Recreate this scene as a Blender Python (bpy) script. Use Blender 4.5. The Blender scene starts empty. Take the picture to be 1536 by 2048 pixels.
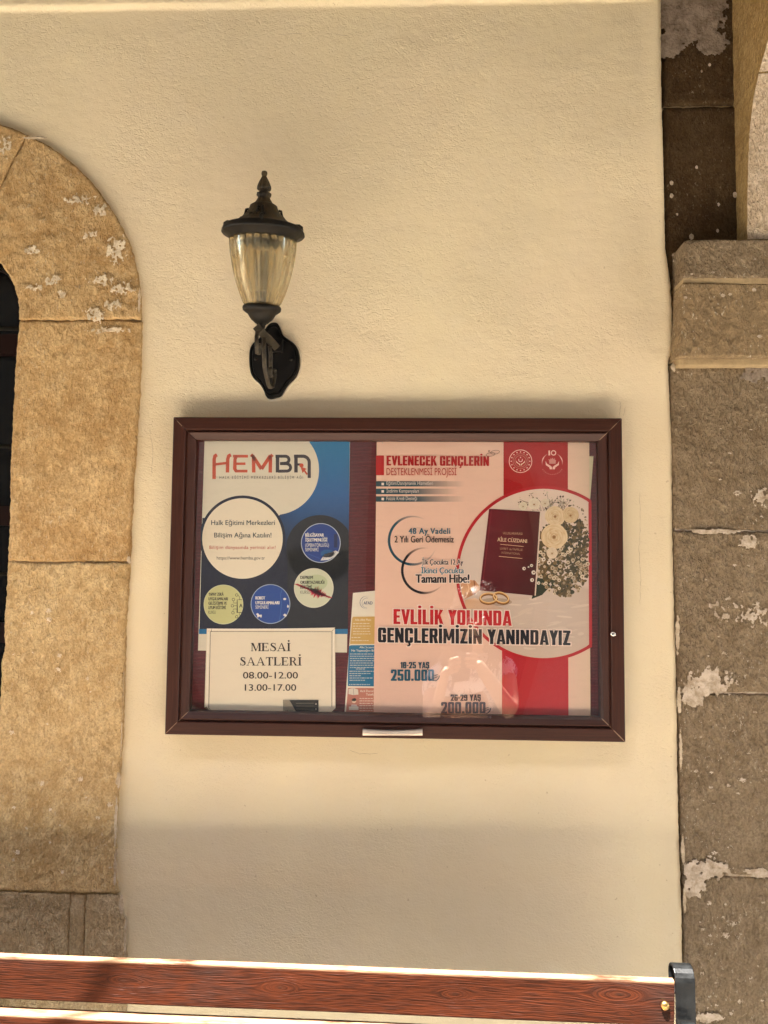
import bpy, math, random
import numpy as np
from mathutils import Vector, Matrix
from mathutils.geometry import tessellate_polygon

S = bpy.context.scene
COL = S.collection
random.seed(7)

# ------------------------------------------------------------------ camera
F_PX = 1600.0
YAW, PITCH, ROLL = math.radians(-2.09), math.radians(3.85), math.radians(0.53)
CAM = Vector((0.568, -1.897, 1.50))
_fw = Vector((math.sin(YAW)*math.cos(PITCH), math.cos(YAW)*math.cos(PITCH), math.sin(PITCH)))
_rt = Vector((math.cos(YAW), -math.sin(YAW), 0))
_up = _rt.cross(_fw)
RT = math.cos(ROLL)*_rt + math.sin(ROLL)*_up
UP = -math.sin(ROLL)*_rt + math.cos(ROLL)*_up
FW = _fw
cam_d = bpy.data.cameras.new('camera')
cam_d.sensor_width = 36; cam_d.sensor_height = 36
cam_d.lens = F_PX/2048*36
cam_d.clip_start = 0.02; cam_d.clip_end = 400
cam = bpy.data.objects.new('camera', cam_d)
m = Matrix((RT, UP, -FW)).transposed().to_4x4(); m.translation = CAM
cam.matrix_world = m
COL.objects.link(cam); S.camera = cam

# ------------------------------------------------------------------ light
SUN = Vector((-0.22, -0.35, 0.96)).normalized()
w = bpy.data.worlds.new('World'); S.world = w; w.use_nodes = True
nt = w.node_tree
sky = nt.nodes.new('ShaderNodeTexSky'); sky.sky_type = 'NISHITA'; sky.sun_disc = False
sky.sun_elevation = math.asin(SUN.z); sky.sun_rotation = math.atan2(SUN.x, SUN.y)
sky.dust_density = 2.0
nt.links.new(sky.outputs[0], nt.nodes['Background'].inputs[0])
nt.nodes['Background'].inputs[1].default_value = 0.06
sl = bpy.data.lights.new('sun', 'SUN'); sl.energy = 5.0; sl.angle = math.radians(0.55); sl.color = (1.0, 0.96, 0.90)
so = bpy.data.objects.new('sun', sl); so.rotation_euler = SUN.to_track_quat('Z', 'Y').to_euler(); COL.objects.link(so)
S.view_settings.view_transform = 'Standard'; S.view_settings.look = 'None'
S.view_settings.gamma = 1.0; S.view_settings.use_curve_mapping = False
S.view_settings.exposure = 3.84
S.render.engine = 'CYCLES'
S.cycles.max_bounces = 10; S.cycles.diffuse_bounces = 6; S.cycles.transparent_max_bounces = 24
S.cycles.caustics_reflective = False; S.cycles.caustics_refractive = False

# ------------------------------------------------------------------ helpers
def U(px, py, y):
    """point on the upright plane y = const seen at photo pixel (px, py): measures the photo on a known plane"""
    d = FW + RT*((px-768)/F_PX) + UP*(-(py-1024)/F_PX)
    t = (y-CAM.y)/d.y
    return CAM + d*t

def lin(c):
    return tuple((v/255/12.92 if v/255 <= 0.04045 else ((v/255+0.055)/1.055)**2.4) for v in c[:3])

_perm = np.random.RandomState(3).permutation(512)
_perm = np.concatenate([_perm, _perm, _perm])
_gr = np.random.RandomState(4).uniform(-1, 1, (512, 2))
def pnoise(x, y):
    x = np.asarray(x, float); y = np.asarray(y, float)
    xi = np.floor(x).astype(int); yi = np.floor(y).astype(int)
    xf = x-xi; yf = y-yi
    u = xf*xf*(3-2*xf); v = yf*yf*(3-2*yf)
    def g(i, j, dx, dy):
        h = _perm[(_perm[(xi+i) & 511]+(yi+j)) & 511]
        return _gr[h, 0]*dx+_gr[h, 1]*dy
    a = g(0, 0, xf, yf)*(1-u)+g(1, 0, xf-1, yf)*u
    b = g(0, 1, xf, yf-1)*(1-u)+g(1, 1, xf-1, yf-1)*u
    return (a*(1-v)+b*v)*1.4
def fbm(x, y, o=4):
    s = 0; a = 1.0; f = 1.0
    for k in range(o):
        s = s+a*pnoise(x*f+17.3*k, y*f-9.1*k); a *= .5; f *= 2.03
    return s

def props(o, label=None, cat=None, group=None, kind=None):
    if label: o['label'] = label
    if cat: o['category'] = cat
    if group: o['group'] = group
    if kind: o['kind'] = kind
    return o
def thing(name, loc, label, cat, group=None):
    o = bpy.data.objects.new(name, None); o.empty_display_size = .05
    o.location = loc; COL.objects.link(o)
    return props(o, label, cat, group)
def wloc(o):
    v = Vector((0, 0, 0))
    while o is not None:
        v += o.location; o = o.parent
    return v
class MB:
    """collects geometry in world coordinates; build() links it as ONE object"""
    def __init__(s): s.v = []; s.f = []; s.m = []
    def add(s, vs, fs, mi=0):
        n = len(s.v); s.v += [tuple(a) for a in vs]; s.f += [tuple(i+n for i in f) for f in fs]; s.m += [mi]*len(fs)
        return s
    def build(s, name, mat, parent=None, smooth=False, bevel=0, seg=2, auto=None):
        me = bpy.data.meshes.new(name)
        org = wloc(parent) if parent else Vector((0, 0, 0))
        me.from_pydata([(a[0]-org.x, a[1]-org.y, a[2]-org.z) for a in s.v], [], s.f)
        mats = mat if isinstance(mat, (list, tuple)) else [mat]
        for q in mats: me.materials.append(q)
        if len(mats) > 1:
            for p, i in zip(me.polygons, s.m): p.material_index = i
        if smooth: me.polygons.foreach_set('use_smooth', [True]*len(me.polygons))
        me.update()
        o = bpy.data.objects.new(name, me); COL.objects.link(o)
        if parent: o.parent = parent
        if bevel:
            b = o.modifiers.new('bevel', 'BEVEL'); b.width = bevel; b.segments = seg; b.limit_method = 'ANGLE'; b.angle_limit = .6
            b.harden_normals = False
        return o
def box(mb, c, d, rot=None, mi=0):
    vs = []
    for sx in (-1, 1):
        for sy in (-1, 1):
            for sz in (-1, 1):
                p = Vector((sx*d[0]/2, sy*d[1]/2, sz*d[2]/2))
                if rot: p = rot @ p
                vs.append(p+Vector(c))
    return mb.add(vs, [(0, 1, 3, 2), (4, 6, 7, 5), (0, 4, 5, 1), (2, 3, 7, 6), (0, 2, 6, 4), (1, 5, 7, 3)], mi)
def tube(mb, pts, rad, n=10, closed=False, mi=0, cap=True, up=Vector((1, 0, 0)), flat=None):
    """rad: number or list; flat=(a,b): elliptical/flat section"""
    P = [Vector(p) for p in pts]; N = len(P); base = len(mb.v); vs = []; fs = []
    for i, p in enumerate(P):
        if closed: t = P[(i+1) % N]-P[i-1]
        else: t = P[min(i+1, N-1)]-P[max(i-1, 0)]
        t.normalize()
        a = up-t*up.dot(t)
        if a.length < 1e-4: a = Vector((0, 1, 0))-t*t.y
        a.normalize(); b = t.cross(a)
        r = rad[i] if isinstance(rad, (list, tuple)) else rad
        ra, rb = (r*flat[0], r*flat[1]) if flat else (r, r)
        for k in range(n):
            th = 2*math.pi*(k+.5)/n
            if n == 4:
                vs.append(p+a*ra*math.cos(th)*1.414+b*rb*math.sin(th)*1.414)
            else:
                vs.append(p+a*ra*math.cos(th)+b*rb*math.sin(th))
    for i in range(N if closed else N-1):
        j = (i+1) % N
        for k in range(n):
            l = (k+1) % n
            fs.append((i*n+k, i*n+l, j*n+l, j*n+k))
    if cap and not closed:
        fs.append(tuple(range(n))[::-1]); fs.append(tuple((N-1)*n+k for k in range(n)))
    return mb.add(vs, fs, mi)
def lathe(mb, c, prof, n=40, flute=0, nf=0, M=None, mi=0, capb=False, capt=False):
    """prof: (r, z) list; c: axis foot"""
    vs = []; fs = []
    for (r, z) in prof:
        for k in range(n):
            th = 2*math.pi*k/n
            rr = r*(1+(flute*math.cos(nf*th) if nf else 0))
            p = Vector((rr*math.cos(th), rr*math.sin(th), z))
            if M is not None: p = M @ p
            vs.append(p+Vector(c))
    for i in range(len(prof)-1):
        for k in range(n):
            l = (k+1) % n
            fs.append((i*n+k, i*n+l, (i+1)*n+l, (i+1)*n+k))
    if capb: fs.append(tuple(range(n))[::-1])
    if capt: fs.append(tuple((len(prof)-1)*n+k for k in range(n)))
    return mb.add(vs, fs, mi)
def ball(mb, c, r, n=12, sc=(1, 1, 1), mi=0):
    vs = [Vector(c)+Vector((0, 0, r*sc[2]))]; fs = []
    m_ = n//2
    for i in range(1, m_):
        a = math.pi*i/m_
        for k in range(n):
            b = 2*math.pi*k/n
            vs.append(Vector(c)+Vector((r*sc[0]*math.sin(a)*math.cos(b), r*sc[1]*math.sin(a)*math.sin(b), r*sc[2]*math.cos(a))))
    vs.append(Vector(c)-Vector((0, 0, r*sc[2])))
    for k in range(n):
        fs.append((0, 1+k, 1+(k+1) % n))
        for i in range(m_-2):
            a = 1+i*n; b = 1+(i+1)*n
            fs.append((a+k, b+k, b+(k+1) % n, a+(k+1) % n))
        a = 1+(m_-2)*n
        fs.append((a+k, len(vs)-1, a+(k+1) % n))
    return mb.add(vs, fs, mi)
def grid_faces(nu, nv, keep=None):
    fs = []
    for i in range(nu-1):
        for j in range(nv-1):
            if keep is None or keep[i, j]:
                fs.append((i*nv+j, (i+1)*nv+j, (i+1)*nv+j+1, i*nv+j+1))
    return fs

# ------------------------------------------------------------------ materials
class Nodes:
    def __init__(s, name):
        s.m = bpy.data.materials.new(name); s.m.use_nodes = True; s.t = s.m.node_tree
        s.b = s.t.nodes['Principled BSDF']; s.out = s.t.nodes['Material Output']
        s.co = s.t.nodes.new('ShaderNodeNewGeometry').outputs['Position']
    def n(s, ty, **k):
        q = s.t.nodes.new(ty)
        for a, b in k.items(): setattr(q, a, b)
        return q
    def link(s, a, b): s.t.links.new(a, b); return b
    def mapping(s, sc=(1, 1, 1), rot=(0, 0, 0), src=None, loc=(0, 0, 0)):
        q = s.n('ShaderNodeMapping'); q.inputs['Scale'].default_value = sc; q.inputs['Rotation'].default_value = rot
        q.inputs['Location'].default_value = loc
        s.link(src or s.co, q.inputs[0]); return q.outputs[0]
    def noise(s, scale, detail=4, rough=.55, src=None, dist=0):
        q = s.n('ShaderNodeTexNoise'); q.inputs['Scale'].default_value = scale; q.inputs['Detail'].default_value = detail
        q.inputs['Roughness'].default_value = rough; q.inputs['Distortion'].default_value = dist
        s.link(src or s.co, q.inputs['Vector']); return q.outputs['Fac']
    def ramp(s, fac, stops, interp='LINEAR'):
        q = s.n('ShaderNodeValToRGB'); q.color_ramp.interpolation = interp
        e = q.color_ramp.elements
        while len(e) < len(stops): e.new(.5)
        for a, (p, c) in zip(e, stops):
            a.position = p; a.color = (c[0], c[1], c[2], 1) if not isinstance(c, (int, float)) else (c, c, c, 1)
        s.link(fac, q.inputs[0]); return q.outputs[0]
    def mix(s, fac, a, b, mode='MIX'):
        q = s.n('ShaderNodeMix', data_type='RGBA', blend_type=mode)
        for k, val in ((0, fac), (6, a), (7, b)):
            if isinstance(val, (int, float)): q.inputs[k].default_value = val
            elif isinstance(val, tuple): q.inputs[k].default_value = (*val[:3], 1)
            else: s.link(val, q.inputs[k])
        return q.outputs[2]
    def math(s, op, a, b=0.0, c=None):
        q = s.n('ShaderNodeMath', operation=op)
        for k, val in ((0, a), (1, b), (2, c)):
            if val is None: continue
            if isinstance(val, (int, float)): q.inputs[k].default_value = val
            else: s.link(val, q.inputs[k])
        return q.outputs[0]
    def bump(s, h, dist, strength=1.0, prev=None):
        q = s.n('ShaderNodeBump'); q.inputs['Distance'].default_value = dist; q.inputs['Strength'].default_value = strength
        s.link(h, q.inputs['Height'])
        if prev is not None: s.link(prev, q.inputs['Normal'])
        return q.outputs[0]
    def done(s, col=None, rough=.8, nor=None, metal=0, spec=.5, coat=0):
        if isinstance(col, tuple): s.b.inputs['Base Color'].default_value = (*col[:3], 1)
        elif col is not None: s.link(col, s.b.inputs['Base Color'])
        if isinstance(rough, (int, float)): s.b.inputs['Roughness'].default_value = rough
        else: s.link(rough, s.b.inputs['Roughness'])
        s.b.inputs['Metallic'].default_value = metal
        s.b.inputs['Specular IOR Level'].default_value = spec
        s.b.inputs['Coat Weight'].default_value = coat; s.b.inputs['Coat Roughness'].default_value = .15
        if nor is not None: s.link(nor, s.b.inputs['Normal'])
        return s.m
def simple(name, col, rough=.6, metal=0, spec=.5, nscale=60, amt=.15, bump=.0003):
    k = Nodes(name)
    n1 = k.noise(nscale, 5)
    c = k.mix(k.math('MULTIPLY', n1, amt*2), tuple(col), tuple(v*(.55) for v in col))
    return k.done(c, rough, k.bump(n1, bump), metal, spec)

def mat_plaster():
    k = Nodes('cream_plaster')
    big = k.noise(2.2, 3, .5); mid = k.noise(14, 5, .6); fine = k.noise(260, 4, .6)
    c = k.mix(k.ramp(big, [(.35, 0.0), (.65, 1.0)]), (.72, .625, .42), (.79, .685, .455))
    c = k.mix(k.ramp(mid, [(.45, 0.0), (.75, .35)]), c, (.74, .66, .50))
    spot = k.noise(70, 2, .5, src=k.mapping((1, 1, 1)))
    c = k.mix(k.ramp(spot, [(.735, 0.0), (.76, .55)]), c, (.40, .29, .16))
    bl = k.noise(1.1, 3, .6, src=k.mapping((1, 1, .6), loc=(5, 0, 2)))
    c = k.mix(k.ramp(bl, [(.45, 0.0), (.7, .5)]), c, (.78, .64, .46))
    dr = k.noise(9, 5, .7, src=k.mapping((1.6, 1, .5)))
    c = k.mix(k.ramp(dr, [(.62, 0.0), (.80, .28)]), c, (.55, .45, .30))
    tr = k.noise(105, 5, .62, src=k.mapping((.8, 1, 1.3), (0, .45, 0)), dist=1.2)
    tr2 = k.noise(17, 4, .55, src=k.mapping((1.2, 1, .8), (0, -.5, 0)), dist=.6)
    rgh = k.ramp(k.noise(3.2, 3, .6, src=k.mapping(loc=(1, 2, 9))), [(.38, .25), (.64, 1.0)])
    g = k.bump(k.math('MULTIPLY', tr, rgh), .0036, .8); g = k.bump(tr2, .0040, .30, g); g = k.bump(fine, .0011, .7, g)
    return k.done(c, .85, g, spec=.25)
def mat_stone(name, base, dark, light, seed=0., fleck=.5, chis=.0035, ang=.7, flcol=(.62, .52, .36), chs=120):
    k = Nodes(name)
    src = k.mapping(loc=(seed, seed*.3, seed*1.7))
    big = k.noise(5, 4, .6, src); mid = k.noise(28, 6, .65, src); fine = k.noise(200, 4, .6, src)
    c = k.mix(k.ramp(big, [(.36, 0.0), (.62, 1.0)]), tuple(base), tuple(dark))
    c = k.mix(k.ramp(mid, [(.42, 0.0), (.68, 1.0)]), c, tuple(light))
    c = k.mix(k.ramp(fine, [(.35, .45), (.6, 0.0)]), c, tuple(v*.45 for v in dark))
    # chisel strokes
    ch = k.noise(chs, 3, .6, src=k.mapping((1.0, 1, .55), (0, ang, 0), src), dist=.5)
    ch2 = k.noise(chs*1.15, 3, .6, src=k.mapping((1.0, 1, .5), (0, ang+.55, 0), src), dist=.7)
    sel = k.ramp(k.noise(4, 2, .5, src), [(.45, 0.0), (.55, 1.0)])
    chh = k.mix(sel, ch, ch2)
    fl = k.noise(110, 4, .75, src=k.mapping((1.3, 1, .8), (0, ang, 0), src))
    area = k.noise(6.5, 3, .6, src=k.mapping(loc=(3+seed, 1, 8)))
    fm = k.math('MULTIPLY', k.ramp(fl, [(.60, 0.0), (.655, 1.0)]), k.ramp(area, [(.42, 0.0), (.58, fleck)]))
    c = k.mix(fm, c, tuple(flcol))
    c = k.mix(k.ramp(chh, [(.34, .55), (.47, 0.0)]), c, tuple(v*.62 for v in dark))  # shade of the chisel hollows put into the colour to strengthen relief
    c = k.mix(k.ramp(chh, [(.56, 0.0), (.70, .35)]), c, tuple(min(1, v*1.35) for v in light))  # ridges lightened in colour like caught light
    g = k.bump(chh, chis*3.0, 1.0); g = k.bump(mid, .006, .8, g); g = k.bump(fine, .0014, .9, g)
    g = k.bump(fm, .001, .7, g)
    return k.done(c, .9, g, spec=.2)
M = {}
M['plaster'] = mat_plaster()
M['stone_gold'] = mat_stone('golden_sandstone', (.56, .38, .175), (.42, .255, .10), (.64, .46, .235), 0, .8, .0015, .9)
M['stone_gold2'] = mat_stone('pale_sandstone', (.59, .425, .21), (.48, .32, .14), (.68, .52, .28), 4, .7, .0024, -.9)
M['stone_base'] = mat_stone('grey_sandstone', (.50, .375, .21), (.39, .28, .15), (.57, .45, .28), 7, .6, .0034, .6)
M['stone_pier'] = mat_stone('brown_grey_stone', (.285, .212, .130), (.212, .152, .088), (.335, .258, .165), 9, .8, .0042, .85, flcol=(.66, .58, .45))
M['stone_pier_warm'] = mat_stone('warm_impost_stone', (.31, .228, .128), (.24, .170, .094), (.37, .265, .145), 12, .7, .004, .5, flcol=(.7, .62, .48), chs=60)
M['stone_dark'] = mat_stone('dark_soot_stone', (.078, .048, .020), (.060, .034, .013), (.094, .060, .028), 15, .25, .001, .5)
M['stone_rib'] = mat_stone('shaded_flank_stone', (.36, .24, .095), (.28, .175, .065), (.42, .29, .125), 18, .2, .002, .1)  # same arch stones; the flank's shade is put into this darker colour
M['stone_soffit'] = mat_stone('pale_arch_stone', (.62, .49, .34), (.50, .38, .25), (.72, .60, .45), 21, .8, .0045, .8)
M['mortar'] = simple('lime_mortar', (.50, .37, .20), .95, nscale=90, amt=.5, bump=.003)
M['crack'] = simple('crack_dirt', (.42, .33, .2), .95)
M['mortar_dark'] = simple('old_mortar', (.16, .11, .06), .95, nscale=90, amt=.5, bump=.003)
def mat_crust(name, a, b):
    k = Nodes(name); n1 = k.noise(40, 6, .7); n2 = k.noise(240, 3, .6)
    c = k.mix(k.ramp(n1, [(.35, 0.0), (.6, 1.0)]), a, b)
    g = k.bump(n1, .006, .8); g = k.bump(n2, .0012, .8, g)
    return k.done(c, .95, g, spec=.15)
M['crust'] = mat_crust('white_lime_residue', (.34, .26, .17), (.60, .51, .40))
M['plaster_edge'] = mat_crust('chipped_plaster_edge', (.38, .29, .18), (.60, .50, .36))
M['crust_cream'] = mat_crust('cream_lime_residue', (.50, .40, .26), (.80, .69, .50))
M['crust_grey'] = mat_crust('grey_render_residue', (.17, .13, .095), (.33, .27, .21))

def mat_frame(name, horiz):
    k = Nodes(name)
    sc = (1.2, 6, 55) if horiz else (55, 6, 1.2)
    g1 = k.noise(6, 6, .7, src=k.mapping(sc)); g2 = k.noise(22, 4, .6, src=k.mapping(sc))
    c = k.mix(k.ramp(g1, [(.35, 0.0), (.68, 1.0)]), (.032, .0085, .0042), (.060, .018, .009))
    c = k.mix(k.ramp(g2, [(.5, 0.0), (.7, .5)]), c, (.015, .005, .003))
    return k.done(c, .45, k.bump(g2, .0004, .5), spec=.3)
M['frame_h'] = mat_frame('laminate_brown_horizontal', True)
M['frame_v'] = mat_frame('laminate_brown_vertical', False)
def mat_fabric():
    k = Nodes('maroon_ribbed_fabric')
    wv = k.n('ShaderNodeTexWave', wave_type='BANDS', bands_direction='Z', wave_profile='SIN')
    wv.inputs['Scale'].default_value = 95; wv.inputs['Distortion'].default_value = 1.4; wv.inputs['Detail'].default_value = 3
    wv.inputs['Detail Scale'].default_value = 1.5
    k.link(k.co, wv.inputs['Vector'])
    st = k.noise(9, 4, .7, src=k.mapping((3, 1, 40)))
    c = k.mix(wv.outputs['Fac'], (.075, .011, .015), (.20, .034, .040))
    c = k.mix(k.ramp(st, [(.4, 0.0), (.7, .6)]), c, (.05, .012, .013))
    return k.done(c, .85, k.bump(wv.outputs['Fac'], .0012, .8), spec=.2)
M['fabric'] = mat_fabric()
def mat_print():
    k = Nodes('printed_paper')
    a = k.n('ShaderNodeVertexColor'); a.layer_name = 'ink'
    return k.done(a.outputs['Color'], .42, None, spec=.35)
M['print'] = mat_print()
def mat_iron(name, a, b, rough=.55, metal=.3, spec=.5):
    k = Nodes(name); n1 = k.noise(45, 6, .65); n2 = k.noise(260, 3)
    c = k.mix(k.ramp(n1, [(.42, 0.0), (.62, 1.0)]), a, b)
    g = k.bump(n1, .0012, .6); g = k.bump(n2, .0004, .6, g)
    r = k.ramp(n1, [(.35, rough-.12), (.65, rough+.15)])
    return k.done(c, r, g, metal, spec)
M['iron'] = mat_iron('aged_black_iron', (.005, .0043, .003), (.015, .012, .007), .55, .2, .28)
M['iron_dust'] = mat_iron('dusty_bronze_iron', (.020, .014, .0065), (.070, .047, .020), .6, .2, .35)
M['iron_bracket'] = mat_iron('dusty_grey_iron', (.024, .0195, .0125), (.070, .057, .037), .6, .2, .35)
M['iron_black'] = mat_iron('satin_black_iron', (.003, .0026, .0022), (.006, .005, .0042), .5, .0, .22)
M['bench_iron'] = mat_iron('black_painted_bench_iron', (.0016, .0018, .0020), (.0045, .0048, .0048), .42, .0, .22)
M['brass'] = simple('worn_brass', (.72, .47, .17), .3, 1.0, nscale=120, amt=.3, bump=.0006)
M['alu'] = simple('brushed_aluminium', (.72, .66, .57), .42, .6, nscale=150, amt=.2)
M['chrome'] = simple('chrome_lock', (.9, .85, .75), .12, 1.0)
def mat_pane():
    k = Nodes('clear_acrylic_pane')
    tr = k.n('ShaderNodeBsdfTransparent'); tr.inputs[0].default_value = (.985, .985, .98, 1)
    gl = k.n('ShaderNodeBsdfGlossy'); gl.inputs['Roughness'].default_value = .012; gl.inputs['Color'].default_value = (1, 1, 1, 1)
    fr = k.n('ShaderNodeFresnel'); bf = k.n('ShaderNodeNewGeometry'); k.link(k.math('ADD', k.math('MULTIPLY', bf.outputs['Backfacing'], 1/1.5-1.5), 1.5), fr.inputs[0])      # thin sheet: the same from both faces
    sm = k.noise(5, 5, .6, src=k.mapping((1, 1, 1)))
    f = k.math('MULTIPLY', fr.outputs[0], 2.5)
    mx = k.n('ShaderNodeMixShader'); k.link(f, mx.inputs[0]); k.link(tr.outputs[0], mx.inputs[1]); k.link(gl.outputs[0], mx.inputs[2])
    # thin film of dust and wiping marks
    df = k.n('ShaderNodeBsdfDiffuse'); df.inputs[0].default_value = (.6, .55, .48, 1)
    scr = k.noise(30, 4, .7, src=k.mapping((.35, 1, 1.6), (0, .8, 0)), dist=1.5)
    dm = k.math('MULTIPLY', k.ramp(scr, [(.5, 0.0), (.8, 1.0)]), .035)
    dm = k.math('ADD', dm, .002)
    mx2 = k.n('ShaderNodeMixShader'); k.link(dm, mx2.inputs[0]); k.link(mx.outputs[0], mx2.inputs[1]); k.link(df.outputs[0], mx2.inputs[2])
    k.link(mx2.outputs[0], k.out.inputs[0])
    return k.m
M['pane'] = mat_pane()
def mat_lampglass():
    k = Nodes('fluted_lamp_glass')
    gl = k.n('ShaderNodeBsdfGlass'); gl.inputs['IOR'].default_value = 1.45; gl.inputs['Roughness'].default_value = .02
    gl.inputs['Color'].default_value = (.95, .90, .78, 1)
    tr = k.n('ShaderNodeBsdfTransparent'); tr.inputs[0].default_value = (.93, .89, .78, 1)
    df = k.n('ShaderNodeBsdfDiffuse'); df.inputs[0].default_value = (.80, .72, .50, 1)
    tl = k.n('ShaderNodeBsdfTranslucent'); tl.inputs[0].default_value = (.80, .72, .50, 1)
    a = k.n('ShaderNodeMixShader'); a.inputs[0].default_value = .35
    k.link(gl.outputs[0], a.inputs[1]); k.link(tr.outputs[0], a.inputs[2])
    d2 = k.n('ShaderNodeMixShader'); d2.inputs[0].default_value = .5
    k.link(df.outputs[0], d2.inputs[1]); k.link(tl.outputs[0], d2.inputs[2])
    n1 = k.noise(30, 4, .6)
    b = k.n('ShaderNodeMixShader'); k.link(k.ramp(n1, [(.4, .10), (.7, .26)]), b.inputs[0])
    k.link(a.outputs[0], b.inputs[1]); k.link(d2.outputs[0], b.inputs[2])
    k.link(b.outputs[0], k.out.inputs[0])
    return k.m
M['lampglass'] = mat_lampglass()
M['bulb'] = simple('white_lamp_bulb', (.75, .72, .66), .25)
def mat_wood():
    k = Nodes('varnished_pine')
    at = k.n('ShaderNodeAttribute', attribute_name='grain')
    kn = k.n('ShaderNodeAttribute', attribute_name='knot')
    cx = k.n('ShaderNodeSeparateXYZ'); k.link(k.co, cx.inputs[0])
    cmb = k.n('ShaderNodeCombineXYZ')
    k.link(at.outputs['Fac'], cmb.inputs[2]); k.link(k.math('MULTIPLY', cx.outputs[0], .05), cmb.inputs[0]); k.link(k.math('MULTIPLY', cx.outputs[1], .4), cmb.inputs[1])
    g1 = k.noise(430, 1, .5, src=cmb.outputs[0]); g2 = k.noise(800, 2, .6, src=cmb.outputs[0])
    fine = k.noise(10, 4, .6, src=k.mapping((2, 60, 90)))
    c = k.mix(k.ramp(g1, [(.37, 0.0), (.47, .75), (.62, 1.0)]), (.017, .0045, .0020), (.043, .0098, .0032))
    c = k.mix(k.ramp(g2, [(.42, .6), (.6, 0.0)]), c, (.022, .006, .003))
    c = k.mix(k.ramp(kn.outputs['Fac'], [(.2, 0.0), (.9, .85)]), c, (.018, .007, .004))
    st = k.noise(5, 3, .6, src=k.mapping((1, 1, 2)))
    c = k.mix(k.ramp(st, [(.56, 0.0), (.72, .65)]), c, (.020, .011, .009))
    ed = k.n('ShaderNodeAttribute', attribute_name='worn')
    wr = k.math('MULTIPLY', k.ramp(k.noise(25, 5, .6, src=k.mapping((.35, 1, 1))), [(.3, 0.0), (.5, 1.0)]), ed.outputs['Fac'])
    c = k.mix(wr, c, (.20, .115, .065))
    g = k.bump(g1, .0022, .7); g = k.bump(g2, .0010, .6, g); g = k.bump(fine, .0004, .5, g)
    return k.done(c, .5, g, spec=.1)
M['wood'] = mat_wood()
M['paving'] = mat_stone('pale_paving_stone', (.60, .545, .455), (.52, .465, .38), (.66, .60, .50), 30, .2, .002, .4)
M['ceiling'] = simple('aged_ceiling_boards', (.14, .11, .08), .9, nscale=20)
M['timber'] = simple('dark_roof_timber', (.12, .06, .03), .7, nscale=30)
M['door_wood'] = simple('dark_red_door_wood', (.016, .0045, .0035), .6, 0, .2, nscale=30, amt=.4)
M['dark_room'] = simple('dark_room', (.012, .010, .008), .9)
M['far_wall'] = mat_stone('courtyard_facade', (.24, .215, .18), (.21, .19, .15), (.28, .255, .21), 40, .1, .003, .4)
M['win_dark'] = simple('dark_window_glass', (.006, .006, .006), .25, 0, .25)
M['roof_tile'] = simple('red_roof_tile', (.32, .12, .06), .8)
M['leaf'] = simple('tree_leaf', (.06, .10, .03), .6)
M['bark'] = simple('tree_bark', (.13, .09, .06), .9)

# ================================================================== SETTING
g = MB(); g.add([(-30, -30, 0), (30, -30, 0), (30, 12, 0), (-30, 12, 0)], [(0, 1, 2, 3)])
props(g.build('ground', M['paving']), kind='structure')
g = MB(); g.add([(-9, -1.02, .004), (9, -1.02, .004), (9, .06, .004), (-9, .06, .004)], [(0, 1, 2, 3)])
props(g.build('path', simple('light_damping_strip', (.075, .07, .065), .9, nscale=12, amt=.4, bump=.004)), kind='structure')  # added unseen dark strip, cuts light bounced onto the low wall

# -------- arch of the window, measured on the wall
YS = -0.014                                  # face of the sandstone
ac = U(-135, 640, YS); AX, AZ = ac.x, ac.z
R_OUT = (U(281, 640, YS)-ac).length
R_IN = (U(38, 640, YS)-ac).length

# right border of the plaster, px samples
RB = [(-60, 1324), (0, 1326), (212, 1328), (300, 1331), (420, 1334), (500, 1336), (560, 1345), (620, 1349), (700, 1349), (725, 1341), (745, 1342),
      (900, 1349), (1060, 1350), (1200, 1353), (1380, 1358), (1560, 1360), (1650, 1362), (1750, 1366), (1850, 1369), (2048, 1372), (2300, 1378)]
_z = np.array([U(b, a, 0).z for a, b in RB])[::-1]; _x = np.array([U(b, a, 0).x for a, b in RB])[::-1]
def xr_at(z): return np.interp(z, _z, _x)
wall = thing('plaster_wall', (0.6, 0, 0), 'cream painted plaster wall behind the notice board and the lantern', 'wall')
# one continuous plaster skin, with its undulation, the ledge near the top and the rounded right border
nx, nz = 420, 560
XL = AX-1.75
us = np.linspace(0, 1, nx); zs = np.concatenate([np.linspace(0, .6, 20)[:-1], np.linspace(.6, 2.95, nz-40), np.linspace(2.95, 3.15, 22)[1:]])
UU, ZZ = np.meshgrid(us, zs, indexing='ij')
XR = xr_at(ZZ) + .0016*fbm(ZZ*60, ZZ*0+3, 3)
XX = XL+(XR-XL)*UU
wav = .0022*fbm(XX*2.1, ZZ*2.1, 3)+.0014*fbm(XX*9, ZZ*9, 3)+.00045*fbm(XX*45, ZZ*55, 2)
YY = wav
r0 = U(0, 22, 0); r1 = U(1330, 0, 0)
ledge = r0.z+(XX-r0.x)*(r1.z-r0.z)/(r1.x-r0.x)+.002*fbm(XX*6, XX*0, 3)
t = np.clip((ZZ-ledge+.004)/.012, 0, 1); YY = YY-.011*(t*t*(3-2*t))
dr = XR-XX                                        # rounding towards the pier
YY = YY-.010*np.exp(-(dr/.035)**2)*np.clip(dr/.012, 0, 1)+.022*np.clip(1-dr/.007, 0, 1)**2
dd = np.hypot(XX-AX, np.maximum(ZZ-AZ, 0)); keepv = dd > (R_IN+R_OUT)/2
keep = keepv[:-1, :-1] & keepv[1:, :-1] & keepv[:-1, 1:] & keepv[1:, 1:]
mb = MB(); mb.add(np.stack([XX, YY, ZZ], -1).reshape(-1, 3), grid_faces(len(us), len(zs), keep))
mb.build('plaster_face', M['plaster'], wall, smooth=True)
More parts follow.
